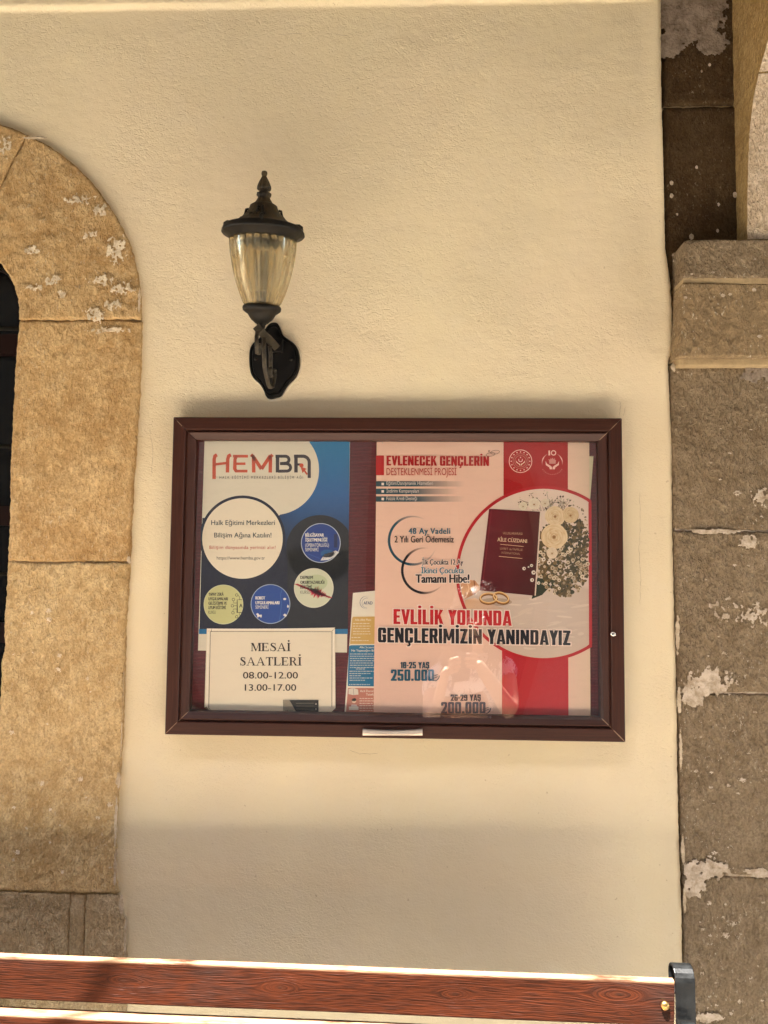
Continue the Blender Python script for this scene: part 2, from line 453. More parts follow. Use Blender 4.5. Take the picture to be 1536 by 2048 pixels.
# masonry core behind the skin
mb = MB(); xw = float(xr_at(1.5))
box(mb, ((AX+R_OUT*.75+2.6)/2, .28, 1.6), (2.6-AX-R_OUT*.75, .44, 3.2)); box(mb, ((XL-.2+AX-R_OUT*.75)/2, .28, 1.6), (AX-R_OUT*.75-XL+.2, .44, 3.2))
box(mb, (AX, .28, (AZ+R_OUT*.75+3.2)/2), (R_OUT*1.5-.002, .44, 3.2-AZ-R_OUT*.75))
mb.build('masonry_core', M['mortar_dark'], wall)

def wall_y(x, z):
    j = int(np.argmin(np.abs(zs-z))); i = int(np.argmin(np.abs(XX[:, j]-x))); return float(YY[i, j])
rc = random.Random(12)
for path in (((1279, 985), (1281, 1040), (1278, 1100), (1281, 1160), (1280, 1215)), ((1238, 834), (1241, 812), (1239, 800)), ((1246, 832), (1252, 810)), ((700, 1500), (720, 1508), (760, 1506)), ((300, 860), (306, 905), (303, 960)), ((560, 70), (640, 66), (700, 72))):
    q = MB(); V = []
    P0 = []
    for a, b in zip(path[:-1], path[1:]):
        for k in range(8): P0.append((a[0]+(b[0]-a[0])*k/8+rc.uniform(-1, 1), a[1]+(b[1]-a[1])*k/8+rc.uniform(-1, 1)))
    for k, (a, b) in enumerate(P0):
        p = U(a, b, 0); yy = wall_y(p.x, p.z)-.0012; w_ = .00035*rc.uniform(.3, 1.3)
        dx, dz = (w_, 0) if abs(path[0][1]-path[-1][1]) > abs(path[0][0]-path[-1][0]) else (0, w_)
        V += [(p.x-dx, yy, p.z-dz), (p.x+dx, yy, p.z+dz)]
    q.add(V, [(2*k, 2*k+1, 2*k+3, 2*k+2) for k in range(len(P0)-1)]); q.build('hairline_crack', M['crack'], wall)

# -------- stone patches: a bilinear/curved patch with worn edges and tooled relief
def stone_patch(P00, P10, P11, P01, y0, parent, mat, nu, nv, name='stone', dep=.05, amp=.0035, edge=.010, seed=0., curve=None, keepf=None, rough_edge=.0025, tool=.0014, ta=.8, label=None):
    """corner points (x,z); u runs P00->P10, v runs P00->P01; side walls go back by dep"""
    u = np.linspace(0, 1, nu); v = np.linspace(0, 1, nv); A, B = np.meshgrid(u, v, indexing='ij')
    if curve is not None:
        X, Z = curve(A, B)
    else:
        X = (P00[0]*(1-A)+P10[0]*A)*(1-B)+(P01[0]*(1-A)+P11[0]*A)*B
        Z = (P00[1]*(1-A)+P10[1]*A)*(1-B)+(P01[1]*(1-A)+P11[1]*A)*B
    Lu = np.hypot(X[-1, nv//2]-X[0, nv//2], Z[-1, nv//2]-Z[0, nv//2]); Lv = np.hypot(X[nu//2, -1]-X[nu//2, 0], Z[nu//2, -1]-Z[nu//2, 0])
    if curve is not None: Lv = max(Lv, np.sum(np.hypot(np.diff(X[nu//2]), np.diff(Z[nu//2]))))
    du = np.minimum(A, 1-A)*Lu; dv = np.minimum(B, 1-B)*Lv; d = np.minimum(du, dv)
    on = (d < 1e-9)
    jit = rough_edge*fbm(X*70+seed, Z*70, 3)
    inw = np.exp(-d/.010)
    X = X+jit*inw; Z = Z+rough_edge*fbm(X*66+9, Z*71+seed, 3)*inw
    f = np.clip(d/edge, 0, 1); rnd = 1-np.sqrt(np.clip(1-(1-f)**2, 0, 1))
    ca, sa = math.cos(ta), math.sin(ta)
    wv = .35*fbm(X*14+seed, Z*14, 2)
    tl = pnoise((X*ca+Z*sa)*118+seed+wv*4, (-X*sa+Z*ca)*34)+.5*pnoise((X*ca+Z*sa)*61, (-X*sa+Z*ca)*50+seed)
    Y = y0-amp*fbm(X*7+seed, Z*7, 3)-.0014*fbm(X*40, Z*40+seed, 3)-tool*1.3*tl+edge*.6*rnd
    # ring of side walls
    V = np.stack([X, Y, Z], -1).reshape(-1, 3).tolist(); F = grid_faces(nu, nv)
    ring = [(i, 0) for i in range(nu)]+[(nu-1, j) for j in range(1, nv)]+[(i, nv-1) for i in range(nu-2, -1, -1)]+[(0, j) for j in range(nv-2, 0, -1)]
    n0 = len(V)
    for (i, j) in ring: V.append([X[i, j], y0+dep, Z[i, j]])
    L = len(ring)
    for k in range(L):
        a = ring[k]; b = ring[(k+1) % L]
        F.append((a[0]*nv+a[1], n0+k, n0+(k+1) % L, b[0]*nv+b[1]))
    F = [tuple(reversed(q)) for q in F] if False else F
    q = MB(); q.add(V, F)
    o = q.build(name, mat, parent, smooth=True)
    if label: o['label'] = label
    return o

sur = thing('arched_stone_surround', (AX, 0, 0), 'golden sandstone arched surround of the dark narrow window beside the plaster wall', 'window surround')
oe = [(640, 282), (700, 281), (750, 279), (900, 270), (1000, 263), (1125, 258), (1250, 250), (1350, 247), (1480, 243), (1550, 238), (1650, 231), (1750, 229), (1785, 235), (1850, 247), (1910, 250), (2048, 250), (2300, 245)]
oz = np.array([U(b, a, YS).z for a, b in oe])[::-1]; ox = np.array([U(b, a, YS).x for a, b in oe])[::-1]
ie = [(640, 38), (680, 34), (700, 32), (760, 28), (850, 24), (940, 20), (1050, 18), (1150, 13), (1200, 12), (1240, 8), (1290, 9), (1330, 2), (1400, -1), (2048, -40), (2300, -50)]
iz = np.array([U(b, a, YS).z for a, b in ie])[::-1]; ix = np.array([U(b, a, YS).x for a, b in ie])[::-1]
def jamb_curve(zb, zt, sgn=1, x0=None, x1=None, gap=.0009):
    def c(A, B):
        Z = (zb+gap)*(1-B)+(zt-gap)*B
        xi = np.interp(Z, iz, ix); xo = np.interp(Z, oz, ox)
        if sgn < 0:
            xi = 2*AX-xi; xo = 2*AX-xo
        lo, hi = (xi, xo) if sgn > 0 else (xo, xi)
        if x0 is not None: lo = np.full_like(Z, x0)
        if x1 is not None: hi = np.full_like(Z, x1)
        # joints are not quite level
        Zj = Z+(.006*fbm(A*3+zb*9, A*0, 2)*np.clip((B-.8)/.2, 0, 1))
        return lo*(1-A)+hi*A, Zj
    return c
def arch_curve(a0, a1, gap=.0008):
    def c(A, B):
        th = a0+gap/R_IN+(a1-a0-2*gap/R_IN)*B
        ro = R_OUT+.003*fbm(th*4, th*0+2, 2)
        r = R_IN*(1-A)+ro*A
        return AX+r*np.cos(th), AZ+r*np.sin(th)
    return c
zA = U(140, 655, YS).z; zB = U(140, 1124, YS).z; zC = U(140, 1787, YS).z
a1 = math.radians(65.5)
D = .30
stone_patch(0, 0, 0, 0, YS, sur, M['stone_gold'], 70, 110, dep=D, edge=.005, curve=arch_curve(0.0, a1), seed=1, tool=.0012)
stone_patch(0, 0, 0, 0, YS-.004, sur, M['stone_gold'], 60, 60, dep=D, edge=.005, curve=arch_curve(a1, math.pi-a1), seed=2, amp=.006)
stone_patch(0, 0, 0, 0, YS, sur, M['stone_gold'], 50, 70, dep=D, edge=.005, curve=arch_curve(math.pi-a1, math.pi), seed=3)
stone_patch(0, 0, 0, 0, YS+.001, sur, M['stone_gold'], 70, 130, dep=D, edge=.005, curve=jamb_curve(zB, AZ), seed=4, tool=.0010)
stone_patch(0, 0, 0, 0, YS, sur, M['stone_gold2'], 70, 170, dep=D, edge=.005, curve=jamb_curve(zC, zB), seed=5, tool=.0022, ta=-.9)
xk0 = U(137, 1850, YS).x; xk1 = U(168, 1850, YS).x
stone_patch(0, 0, 0, 0, YS+.003, sur, M['stone_base'], 60, 60, dep=D, edge=.005, curve=jamb_curve(.52, zC, x1=xk0-.001), seed=6, tool=.0018)
stone_patch(0, 0, 0, 0, YS+.004, sur, M['stone_base'], 16, 60, dep=D, edge=.005, curve=jamb_curve(.52, zC, x0=xk0+.001, x1=xk1-.001), seed=7)
stone_patch(0, 0, 0, 0, YS+.003, sur, M['stone_base'], 36, 60, dep=D, edge=.005, curve=jamb_curve(.52, zC, x0=xk1+.001), seed=8, tool=.0018)
stone_patch(0, 0, 0, 0, YS, sur, M['stone_base'], 40, 40, dep=D, edge=.005, curve=jamb_curve(0.0, .52), seed=9)
for zb, zt, mk in ((zB, AZ, 'stone_gold'), (zC, zB, 'stone_gold2'), (0.52, zC, 'stone_base'), (0., .52, 'stone_base')):
    stone_patch(0, 0, 0, 0, YS, sur, M[mk], 30, 50, dep=D, edge=.005, curve=jamb_curve(zb, zt, -1), seed=10+zb)
mb = MB()     # mortar bedding seen in the joints
for c in (arch_curve(0, math.pi, 0), jamb_curve(0, AZ, 1, gap=0), jamb_curve(0, AZ, -1, gap=0)):
    A, B = np.meshgrid(np.linspace(.015, .985, 6), np.linspace(0, 1, 60), indexing='ij'); X, Z = c(A, B)
    mb.add(np.stack([X, np.full_like(X, YS+.0085), Z], -1).reshape(-1, 3), grid_faces(6, 60))
mb.build('mortar_joints', M['mortar'], sur)
# window sill step below the opening
mb = MB(); box(mb, (AX, .10, .30), (R_IN*2+.06, .30, .60)); mb.build('sill_block', M['stone_base'], sur, bevel=.008)

# -------- dark window in the arch
win = thing('arched_window', (AX, .13, .6), 'dark red wooden arched window with iron grille deep inside the stone surround', 'window')
YW = .15
def arc_pts(r, y, n=24, a0=0, a1=math.pi): return [(AX+r*math.cos(a0+(a1-a0)*i/n), y, AZ+r*math.sin(a0+(a1-a0)*i/n)) for i in range(n+1)]
mb = MB(); tube(mb, [(AX+R_IN+.01, YW, .6)]+arc_pts(R_IN+.01, YW)+[(AX-R_IN-.01, YW, .6)], .028, 4, up=Vector((0, 1, 0))); mb.build('frame', M['door_wood'], win)
mb = MB(); box(mb, (AX, YW, AZ-.02), (R_IN*2, .05, .05)); mb.build('transom', M['door_wood'], win)
mb = MB(); box(mb, (AX, YW, (.6+AZ)/2), (.06, .045, AZ-.6)); mb.build('mullion', M['door_wood'], win)
for zc in (.62, .95, 1.32, 1.62):
    mb = MB(); box(mb, (AX, YW, zc), (R_IN*2, .04, .05)); mb.build('rail', M['door_wood'], win)
mb = MB(); box(mb, (AX, YW+.01, (.6+AZ+R_IN)/2), (R_IN*2+.04, .006, AZ+R_IN-.6+.04)); mb.build('pane', M['win_dark'], win)
mb = MB(); tube(mb, [(AX+R_IN-.012, .06, .6)]+arc_pts(R_IN-.012, .06)+[(AX-R_IN+.012, .06, .6)], .005, 8, up=Vector((0, 1, 0))); mb.build('grille_hoop', M['iron'], win, smooth=True)
for zc in (AZ+.0, AZ-.30, AZ-.62):
    mb = MB(); tube(mb, [(AX-R_IN-.01, .06, zc), (AX+R_IN+.01, .06, zc)], .005, 8, up=Vector((0, 1, 0))); mb.build('grille_bar', M['iron'], win, smooth=True)
for xx in (-.1, 0, .1):
    mb = MB(); tube(mb, [(AX+xx, .05, .6), (AX+xx, .05, AZ+math.sqrt(R_IN**2-xx*xx)-.01)], .005, 8, up=Vector((0, 1, 0))); mb.build('grille_bar', M['iron'], win, smooth=True)
mb = MB(); box(mb, (AX, .34, 1.5), (.9, .01, 3.0)); mb.build('unlit_room_sheet', M['dark_room'], win)  # near-black sheet: darkness of the unlit room put into its colour

# -------- right hand stone pier
pier = thing('stone_pier', (1.5, 0, 0), 'brown grey tooled stone pier with projecting impost beside the plaster edge', 'pier')
def PX(px, py, y):
    p = U(px, py, y); return (p.x, p.z)
XE = 2.05
def pier_stone(pts, y, mat, nu, nv, **k):
    """pts: (left px, top px y), (left px, bottom px y); right side runs on past the picture"""
    (xt, yt), (xb, yb) = pts
    T = PX(xt, yt, y); B = PX(xb, yb, y)
    return stone_patch(B, (XE, B[1]), (XE, T[1]), T, y, pier, mat, nu, nv, **k)
YP = -.016; YI = -.066; YD = .010
pier_stone(((1343, 729), (1350, 1059)), YP, M['stone_pier'], 200, 140, seed=21, tool=.0021, ta=.7, dep=.1)
pier_stone(((1350, 1062), (1358, 1383)), YP-.001, M['stone_pier'], 200, 140, seed=22, tool=.0021, ta=1.1, dep=.1)
pier_stone(((1359, 1386), (1366, 1748)), YP, M['stone_pier'], 200, 150, seed=23, tool=.0023, ta=.8, dep=.1)
pier_stone(((1367, 1751), (1376, 2110)), YP+.001, M['stone_pier'], 200, 150, seed=24, tool=.0021, ta=.5, dep=.1)
B = PX(1376, 2114, YP); stone_patch((B[0], 0), (XE, 0), (XE, B[1]), B, YP, pier, M['stone_pier'], 40, 40, dep=.1, seed=25)
# impost: slab and moulded block, their left flank is seen
def rounded(xt, yt, xb, yb, y, rpx):
    T = PX(xt, yt, y); B = PX(xb, yb, y); r = rpx*.00112
    def c(A, Bv):
        X0 = B[0]+(T[0]-B[0])*Bv; Z = B[1]+(T[1]-B[1])*Bv
        s = np.clip((Z-(T[1]-r))/r, 0, 1); X0 = X0+r*(1-np.sqrt(1-s*s*.98))
        return X0*(1-A)+XE*A, Z
    return c
stone_patch(0, 0, 0, 0, YI, pier, M['stone_pier'], 200, 60, dep=.14, curve=rounded(1366, 479, 1366, 556, YI, 13), seed=26, edge=.006, rough_edge=.0012, tool=.0016, ta=.9)
pier_stone(((1366, 566), (1357, 713)), YI, M['stone_pier_warm'], 200, 70, seed=27, edge=.006, rough_edge=.0015, tool=.0018, ta=.5, dep=.14)
mb = MB(); T = PX(1366, 556, YI+.003); B = PX(1366, 567, YI+.003); box(mb, ((T[0]+XE)/2, YI+.053, (T[1]+B[1])/2), (XE-T[0], .10, T[1]-B[1]+.002)); mb.build('mortar_joint', M['mortar'], pier)
T = PX(1356, 713, YI+.03); B = PX(1356, 730, YI+.03); mb = MB(); box(mb, ((T[0]+XE)/2, YI+.076, (T[1]+B[1])/2), (XE-T[0], .10, T[1]-B[1]+.006)); mb.build('mortar_joint', M['mortar'], pier, bevel=.004)
for py, xl in ((1060.5, 1352), (1384.5, 1362), (1749.5, 1370), (2112, 1380)):
    T = PX(xl, py, YP); mb = MB(); box(mb, ((T[0]+XE)/2, YP+.053, T[1]), (XE-T[0], .094, .012)); mb.build('mortar_joint', M['crust'], pier)
# dark panel above the impost
P1 = PX(1328, -60, YD); P2 = PX(1328, 210, YD); xq = PX(1480, 210, YD)[0]
stone_patch((P2[0], P2[1]), (xq, P2[1]+.001), (xq, 3.15), (P1[0], 3.15), YD, pier, M['stone_dark'], 40, 60, seed=28, dep=.1, amp=.002, tool=.0005)
P3 = PX(1340, 560, YD)
stone_patch((PX(1334, 560, YD)[0], P3[1]), (xq, P3[1]), (xq, P2[1]-.003), (P2[0]+.001, P2[1]-.003), YD, pier, M['stone_dark'], 40, 60, seed=29, dep=.1, amp=.002, tool=.0005)
mb = MB(); box(mb, ((P2[0]+xq)/2, YD+.053, P2[1]-.002), (xq-P2[0], .09, .01)); mb.build('mortar_joint', M['mortar'], pier)

# arch rib springing from the impost towards the yard
rib = thing('arch_rib', (1.7, -.1, 2.1), 'pale rough stone arch springing upward from the top of the impost', 'arch')
xf = PX(1474, 480, YD)[0]
prof_px = [(478, 1497), (400, 1497), (330, 1498), (250, 1502), (180, 1511), (120, 1526), (60, 1543), (0, 1562)]
prof = []
for py, px in prof_px:       # depth of the soffit where the flank plane x = xf ends
    d = FW+RT*((px-768)/F_PX)+UP*(-(py-1024)/F_PX); tt = (xf-CAM.x)/d.x; q = CAM+d*tt; prof.append((q.y, q.z))
while prof[-1][1] < 3.12:
    a, b = prof[-2], prof[-1]; dy, dz = b[0]-a[0], b[1]-a[1]; prof.append((b[0]+dy*1.25-.004, b[1]+dz*.95))
py_ = np.array([p[0] for p in prof]); pz_ = np.array([p[1] for p in prof])
def rib_stone(z0, z1, seed):
    zz = np.linspace(z0+.0015, z1-.0015, 40); yy = np.interp(zz, pz_, py_)
    xs_ = np.linspace(xf, XE, 40)
    Zg, Xg = np.meshgrid(zz, xs_, indexing='ij'); Yg = np.interp(Zg, pz_, py_)
    dE = np.minimum(np.minimum(Zg-z0, z1-Zg), Xg-xf); f = np.clip(dE/.01, 0, 1)
    Yg = Yg+.006*(1-f)**2-.004*fbm(Xg*8+seed, Zg*8, 3)*f-.0022*pnoise(Xg*110, Zg*60+seed)*f
    Xg = Xg+.002*fbm(Zg*60, Xg*0+seed, 3)*np.exp(-(Xg-xf)/.01)
    V = np.stack([Xg, Yg, Zg], -1).reshape(-1, 3).tolist(); F = grid_faces(40, 40)
    q = MB(); q.add(V, F, 0)
    fl = [(xf+.0008*math.sin(k), YD+.09, zz[k]) for k in range(40)]
    nF = []; V2 = [V[k*40] for k in range(40)]+fl
    for k in range(39): nF.append((k, k+1, 41+k, 40+k))
    q.add(V2, nF, 1)
    q.add([V[0], V[39], (XE, YD+.09, zz[0]), (xf, YD+.09, zz[0])], [(0, 1, 2, 3)], 1)
    q.build('stone', [M['stone_soffit'], M['stone_rib']], rib, smooth=False)
zs_ = [prof[0][1], 2.62, 3.12]
for i in range(len(zs_)-1): rib_stone(zs_[i], zs_[i+1], 31+i)

# crusty lime and render residues
def crust(cx, cy, rx, ry, y, parent, mat, seed, name='lime_patch', lobes=(), fq=85, cell=.0016, thr=.0, h=.0028, na=1.15, clipx=None):
    """patch of residue: pixel centre and radii, ragged outline, real thickness"""
    A = PX(cx-rx*1.5, cy+ry*1.5, y); B = PX(cx+rx*1.5, cy-ry*1.5, y)
    nu = int((B[0]-A[0])/cell)+2; nv = int((B[1]-A[1])/cell)+2
    gx = np.linspace(A[0], B[0], nu); gz = np.linspace(A[1], B[1], nv); X, Z = np.meshgrid(gx, gz, indexing='ij')
    un = (X-(A[0]+B[0])/2)/((B[0]-A[0])/3); vn = (Z-(A[1]+B[1])/2)/((B[1]-A[1])/3)
    f = 1-(un**2+vn**2)
    for (lx, ly, lr, s) in lobes: f = np.maximum(f, s*(1-((un-lx)**2+(vn-ly)**2)/lr**2))
    f = f+na*fbm(X*fq+seed, Z*fq*.8, 5)
    if clipx is not None: f = np.where(X < clipx, -1, f)
    kv = f > thr; keep = kv[:-1, :-1] & kv[1:, :-1] & kv[:-1, 1:] & kv[1:, 1:]
    hh = h*.45*np.sqrt(np.clip((f-thr)/.5, 0, 1))+.0009*fbm(X*120, Z*120+seed, 3)*np.clip((f-thr)*3, 0, 1)
    q = MB(); Y = y-np.maximum(hh, 0)-.0003
    fs = grid_faces(nu, nv, keep); used = sorted({i for t_ in fs for i in t_}); mp = {u_: i for i, u_ in enumerate(used)}
    V = np.stack([X, Y, Z], -1).reshape(-1, 3)
    q.add(V[used].tolist(), [tuple(mp[i] for i in t_) for t_ in fs])
    return q.build(name, mat, parent, smooth=True)
crust(1415, 1365, 48, 27, YP-.003, pier, M['crust'], 1, clipx=PX(1360, 1365, YP)[0])
crust(1385, 1392, 22, 24, YP-.003, pier, M['crust'], 2, clipx=PX(1360, 1390, YP)[0])
crust(1412, 1738, 52, 18, YP-.003, pier, M['crust'], 3, clipx=PX(1367, 1750, YP)[0])
crust(1385, 1765, 24, 34, YP-.003, pier, M['crust'], 4, clipx=PX(1367, 1750, YP)[0])
crust(1520, 1746, 34, 9, YP-.003, pier, M['crust'], 5)
crust(1430, 1063, 50, 5, YP-.003, pier, M['crust'], 6)
crust(1495, 1085, 20, 14, YP-.003, pier, M['crust'], 7, thr=.1)
crust(1420, 2035, 30, 9, YP-.003, pier, M['crust'], 8)
crust(1510, 745, 30, 20, YP-.003, pier, M['crust_grey'], 9, thr=.1)
crust(1522, 995, 26, 18, YP-.004, pier, M['crust'], 10, thr=.45, na=1.3)
crust(1510, 1230, 40, 40, YP-.004, pier, M['crust'], 11, thr=.8, na=1.3)
crust(1450, 1225, 50, 40, YP-.004, pier, M['crust'], 12, thr=.95, na=1.3)
crust(1385, 40, 66, 52, YD-.003, pier, M['crust_grey'], 13, name='render_patch', lobes=((-.75, -1.0, .5, 1.2), (.55, -.9, .5, 1.0), (-.4, .6, 1, 1.5), (.3, .7, .8, 1.3)), na=.5, cell=.002)
for (cx, cy, r, sd) in ((1403, 143, 2.5, 1), (1419, 130, 3, 2), (1393, 335, 3, 3), (1343, 366, 4, 4), (1343, 392, 4, 5), (1470, 390, 5, 6), (1437, 409, 3, 7), (1354, 429, 2.5, 8), (1383, 474, 5, 9), (1435, 462, 3, 10)):
    crust(cx, cy, r, r*1.3, YD-.003, pier, M['crust'], sd*3.3, cell=.0008, na=.5, name='lime_fleck', fq=330)
for (cx, cy, r, sd) in ((1425, 545, 4, 1), (1383, 548, 3, 2), (1371, 595, 4, 3), (1445, 591, 5, 4), (1460, 589, 4, 5), (1508, 580, 5, 6), (1348, 510, 5, 7), (1350, 522, 5, 8), (1519, 673, 5, 9)):
    crust(cx, cy, r, r*.8, YI-.004 if cx > 1366 else YD-.01, pier, M['crust'], sd*5.3, cell=.0008, na=.6, name='lime_fleck', fq=330)
for k, (cx, cy, rx, ry) in enumerate(((243, 1480, 3, 40), (237, 1560, 6, 16), (232, 1640, 5, 50), (231, 1735, 5, 40), (243, 1810, 6, 22), (251, 1870, 4, 40), (247, 1390, 2.5, 60), (258, 1120, 5, 8), (279, 600, 4, 26), (70, 276, 22, 4))):
    crust(cx, cy, rx, ry, YS-.006, wall, M['plaster_edge'], 140+k*1.9, cell=.0011, na=.6, fq=120, h=.003, name='plaster_smear')
for k, (cx, cy, rx, ry) in enumerate(((1347, 735, 5, 9), (1351, 655, 3, 14), (1355, 1270, 4, 40), (1358, 1400, 4, 30), (1361, 1500, 3, 40), (1366, 1700, 4, 30), (1369, 1800, 3, 30))):
    crust(cx, cy, rx, ry, YP-.004, wall, M['plaster_edge'], 170+k*1.9, cell=.0011, na=.7, fq=130, h=.003, name='plaster_smear')
rnd = random.Random(5)
for k in range(60):
    cx = rnd.uniform(1385, 1530); cy = rnd.choice([rnd.uniform(830, 1040), rnd.uniform(1120, 1340), rnd.uniform(1420, 1720), rnd.uniform(1800, 2040)])
    r = rnd.uniform(2, 5.5)*(1.5 if k % 9 == 0 else 1)
    crust(cx, cy, r*1.3, r*.8, YP-.003, pier, M['crust'], k*2.7, cell=.0008, thr=.25, na=1.4, name='lime_fleck', fq=330)
for k, (cx, cy, rx, ry) in enumerate(((205, 560, 28, 12), (245, 578, 26, 14), (232, 500, 24, 30), (215, 660, 55, 7), (190, 630, 24, 18), (225, 610, 20, 14), (160, 400, 34, 10), (200, 420, 20, 14), (70, 575, 26, 8), (125, 590, 14, 10),
        (105, 560, 20, 12), (60, 500, 24, 10), (180, 470, 18, 10), (12, 290, 14, 24))):
    crust(cx, cy, rx, ry, YS-.004, sur, M['crust_cream'], 40+k*1.7, cell=.0012, thr=.42, na=1.5, fq=105, name='lime_patch', h=.002)
for k in range(26):
    cx = rnd.uniform(20, 235); cy = rnd.uniform(1200, 1780); r = rnd.uniform(2.5, 7)
    crust(cx, cy, r, r*.9, YS-.004, sur, M['crust_cream'], 80+k*2.1, cell=.0009, thr=.25, na=1.3, name='lime_fleck', fq=330)

# ================================================================== NOTICE BOARD
BX0, BX1, BZ0, BZ1 = 0.0, 1.05, 1.108, 1.8464
board = thing('notice_board', (.525, 0, BZ0), 'wide brown wood grain notice board cabinet under the black wall lantern', 'notice board')
YF = -.045
PROF = [(0, .010), (0, YF+.002), (.002, YF), (.0285, YF-.001), (.030, YF+.001), (.031, YF+.006), (.0335, YF+.006), (.0345, YF+.002), (.0365, YF+.001), (.050, YF+.010), (.0525, YF+.012), (.0525, -.004)]
def rail(side, gap=.0004):
    q = MB(); vs = []
    for (d, y) in PROF:
        dd_ = d+0
        if side == 't': vs += [(BX0+dd_+gap, y, BZ1-d), (BX1-dd_-gap, y, BZ1-d)]
        if side == 'b': vs += [(BX0+dd_+gap, y, BZ0+d), (BX1-dd_-gap, y, BZ0+d)]
        if side == 'l': vs += [(BX0+d, y, BZ0+dd_+gap), (BX0+d, y, BZ1-dd_-gap)]
        if side == 'r': vs += [(BX1-d, y, BZ0+dd_+gap), (BX1-d, y, BZ1-dd_-gap)]
    n = len(PROF); fs = []
    for i in range(n-1): fs.append((2*i, 2*i+1, 2*i+3, 2*i+2))
    fs.append(tuple(2*i for i in range(n))); fs.append(tuple(2*i+1 for i in range(n))[::-1])
    q.add(vs, fs)
    return q.build('frame_rail', M['frame_h'] if side in 'tb' else M['frame_v'], board, bevel=.0007, seg=2)
for s_ in 'tblr': rail(s_)
mb = MB(); box(mb, ((BX0+BX1)/2, -.0062, (BZ0+BZ1)/2), (BX1-BX0-.100, .0115, BZ1-BZ0-.100)); mb.build('fabric_panel', M['fabric'], board)
YB = -.012
# slightly bowed acrylic sheet
XC, ZC = (BX0+BX1)/2, (BZ0+BZ1)/2; HA, HB = .478, .322
A, B = np.meshgrid(np.linspace(-1, 1, 61), np.linspace(-1, 1, 45), indexing='ij')
Yp = -.028+.009*B-.002*A+.008*(1-A**2)*(1-B**2)      # hangs a little open at the bottom and bows inward
mb = MB(); mb.add(np.stack([XC+A*HA, Yp, ZC+B*HB], -1).reshape(-1, 3), grid_faces(61, 45)); mb.build('clear_pane', M['pane'], board, smooth=True)
# handle at the lower rail
hA = U(726, 1457, YF); hB = U(845, 1457, YF); hz0 = U(785, 1470, YF).z; hz1 = hA.z
n = 40; vs = []; fs = []
for i in range(n+1):
    t_ = i/n; x = hA.x+(hB.x-hA.x)*t_; sag = .0035*(1-(2*t_-1)**2)
    z1 = hz1-sag+(hB.z-hA.z)*t_; z0_ = hz0+(hB.z-hA.z)*t_
    for (yy, zz) in ((YF-.0005, z0_), (YF-.011, z0_), (YF-.013, (z0_*.6+z1*.4)), (YF-.012, z1-.001), (YF-.009, z1), (YF-.0005, z1)): vs.append((x, yy, zz))
for i in range(n):
    for k in range(6): l = (k+1) % 6; fs.append((i*6+k, i*6+l, (i+1)*6+l, (i+1)*6+k))
fs.append(tuple(range(6))); fs.append(tuple(n*6+k for k in range(6))[::-1])
q = MB(); q.add(vs, fs); hd = q.build('handle', M['alu'], board)
q = MB()
for i in range(22):
    for r in (0, 1):
        x = hA.x+(hB.x-hA.x)*(.14+.72*i/21); z = hz0+(hB.z-hA.z)*.5+.0035+.0028*r
        ball(q, (x, YF-.0126, z), .0011, 6, (1, .7, .7))
q.build('grip_ribs', M['alu'], hd, smooth=True)
q = MB(); lk = U(1226, 1268, YF-.002); M_ = Matrix.Rotation(math.radians(90), 3, 'X')
lathe(q, lk, [(.0058, 0), (.0055, .003), (.0035, .004), (.0005, .004)], 16, M=M_, capt=True); tube(q, [(lk.x+.001, lk.y-.004, lk.z), (lk.x+.005, lk.y-.007, lk.z-.003)], .0012, 6)
q.build('lock', M['chrome'], board, smooth=True)
q = MB(); p = U(926, 1434, -.034); ball(q, p, .0018, 8); q.build('screw', M['chrome'], board, smooth=True)
# light coloured open mitre at the corners: slivers of filler showing in the joint
filler = simple('mitre_filler', (.30, .19, .12), .8)
for (cx, cz, sx, sz, l0, l1, wd) in ((BX1, BZ0, -1, 1, .002, .050, .0006), (BX0, BZ0, 1, 1, .003, .050, .0004), (BX0, BZ1, 1, -1, .010, .022, .0004), (BX1, BZ1, -1, -1, .012, .050, .0004)):
    q = MB(); V = []
    for k in range(9):
        a_ = l0+(l1-l0)*k/8; ww = wd*(1+.8*((k*7) % 3)/3)
        y0 = float(np.interp(a_, [p_[0] for p_ in PROF[2:10]], [p_[1] for p_ in PROF[2:10]]))-.0006
        V += [(cx+sx*(a_-ww), y0, cz+sz*(a_+ww)), (cx+sx*(a_+ww), y0, cz+sz*(a_-ww))]
    q.add(V, [(2*k, 2*k+1, 2*k+3, 2*k+2) for k in range(8)]); q.build('mitre_filler', filler, board)

# ================================================================== PRINTS
_fc = {}
def text_polys(s, bold=0.0, space=1.0):
    """outline of a line of lettering as triangles, cap height 1"""
    key = (s, bold, space)
    if key in _fc: return _fc[key]
    def mk(body):
        cu = bpy.data.curves.new('t', 'FONT'); cu.body = body; cu.offset = bold; cu.resolution_u = 4; cu.space_character = space; cu.fill_mode = 'FRONT'
        o = bpy.data.objects.new('t', cu); COL.objects.link(o)
        dg = bpy.context.evaluated_depsgraph_get(); me = bpy.data.meshes.new_from_object(o.evaluated_get(dg))
        v = [(a.co.x, a.co.y) for a in me.vertices]; f = [tuple(p.vertices) for p in me.polygons]
        bpy.data.objects.remove(o); bpy.data.curves.remove(cu); bpy.data.meshes.remove(me)
        return v, f
    if 'cap' not in _fc: _fc['cap'] = max(a[1] for a in mk('H')[0])
    v, f = mk(s); x0 = min(a[0] for a in v); x1 = max(a[0] for a in v); cap = _fc['cap']
    v = [((a[0]-x0)/(x1-x0), a[1]/cap) for a in v]
    _fc[key] = (v, f); return _fc[key]

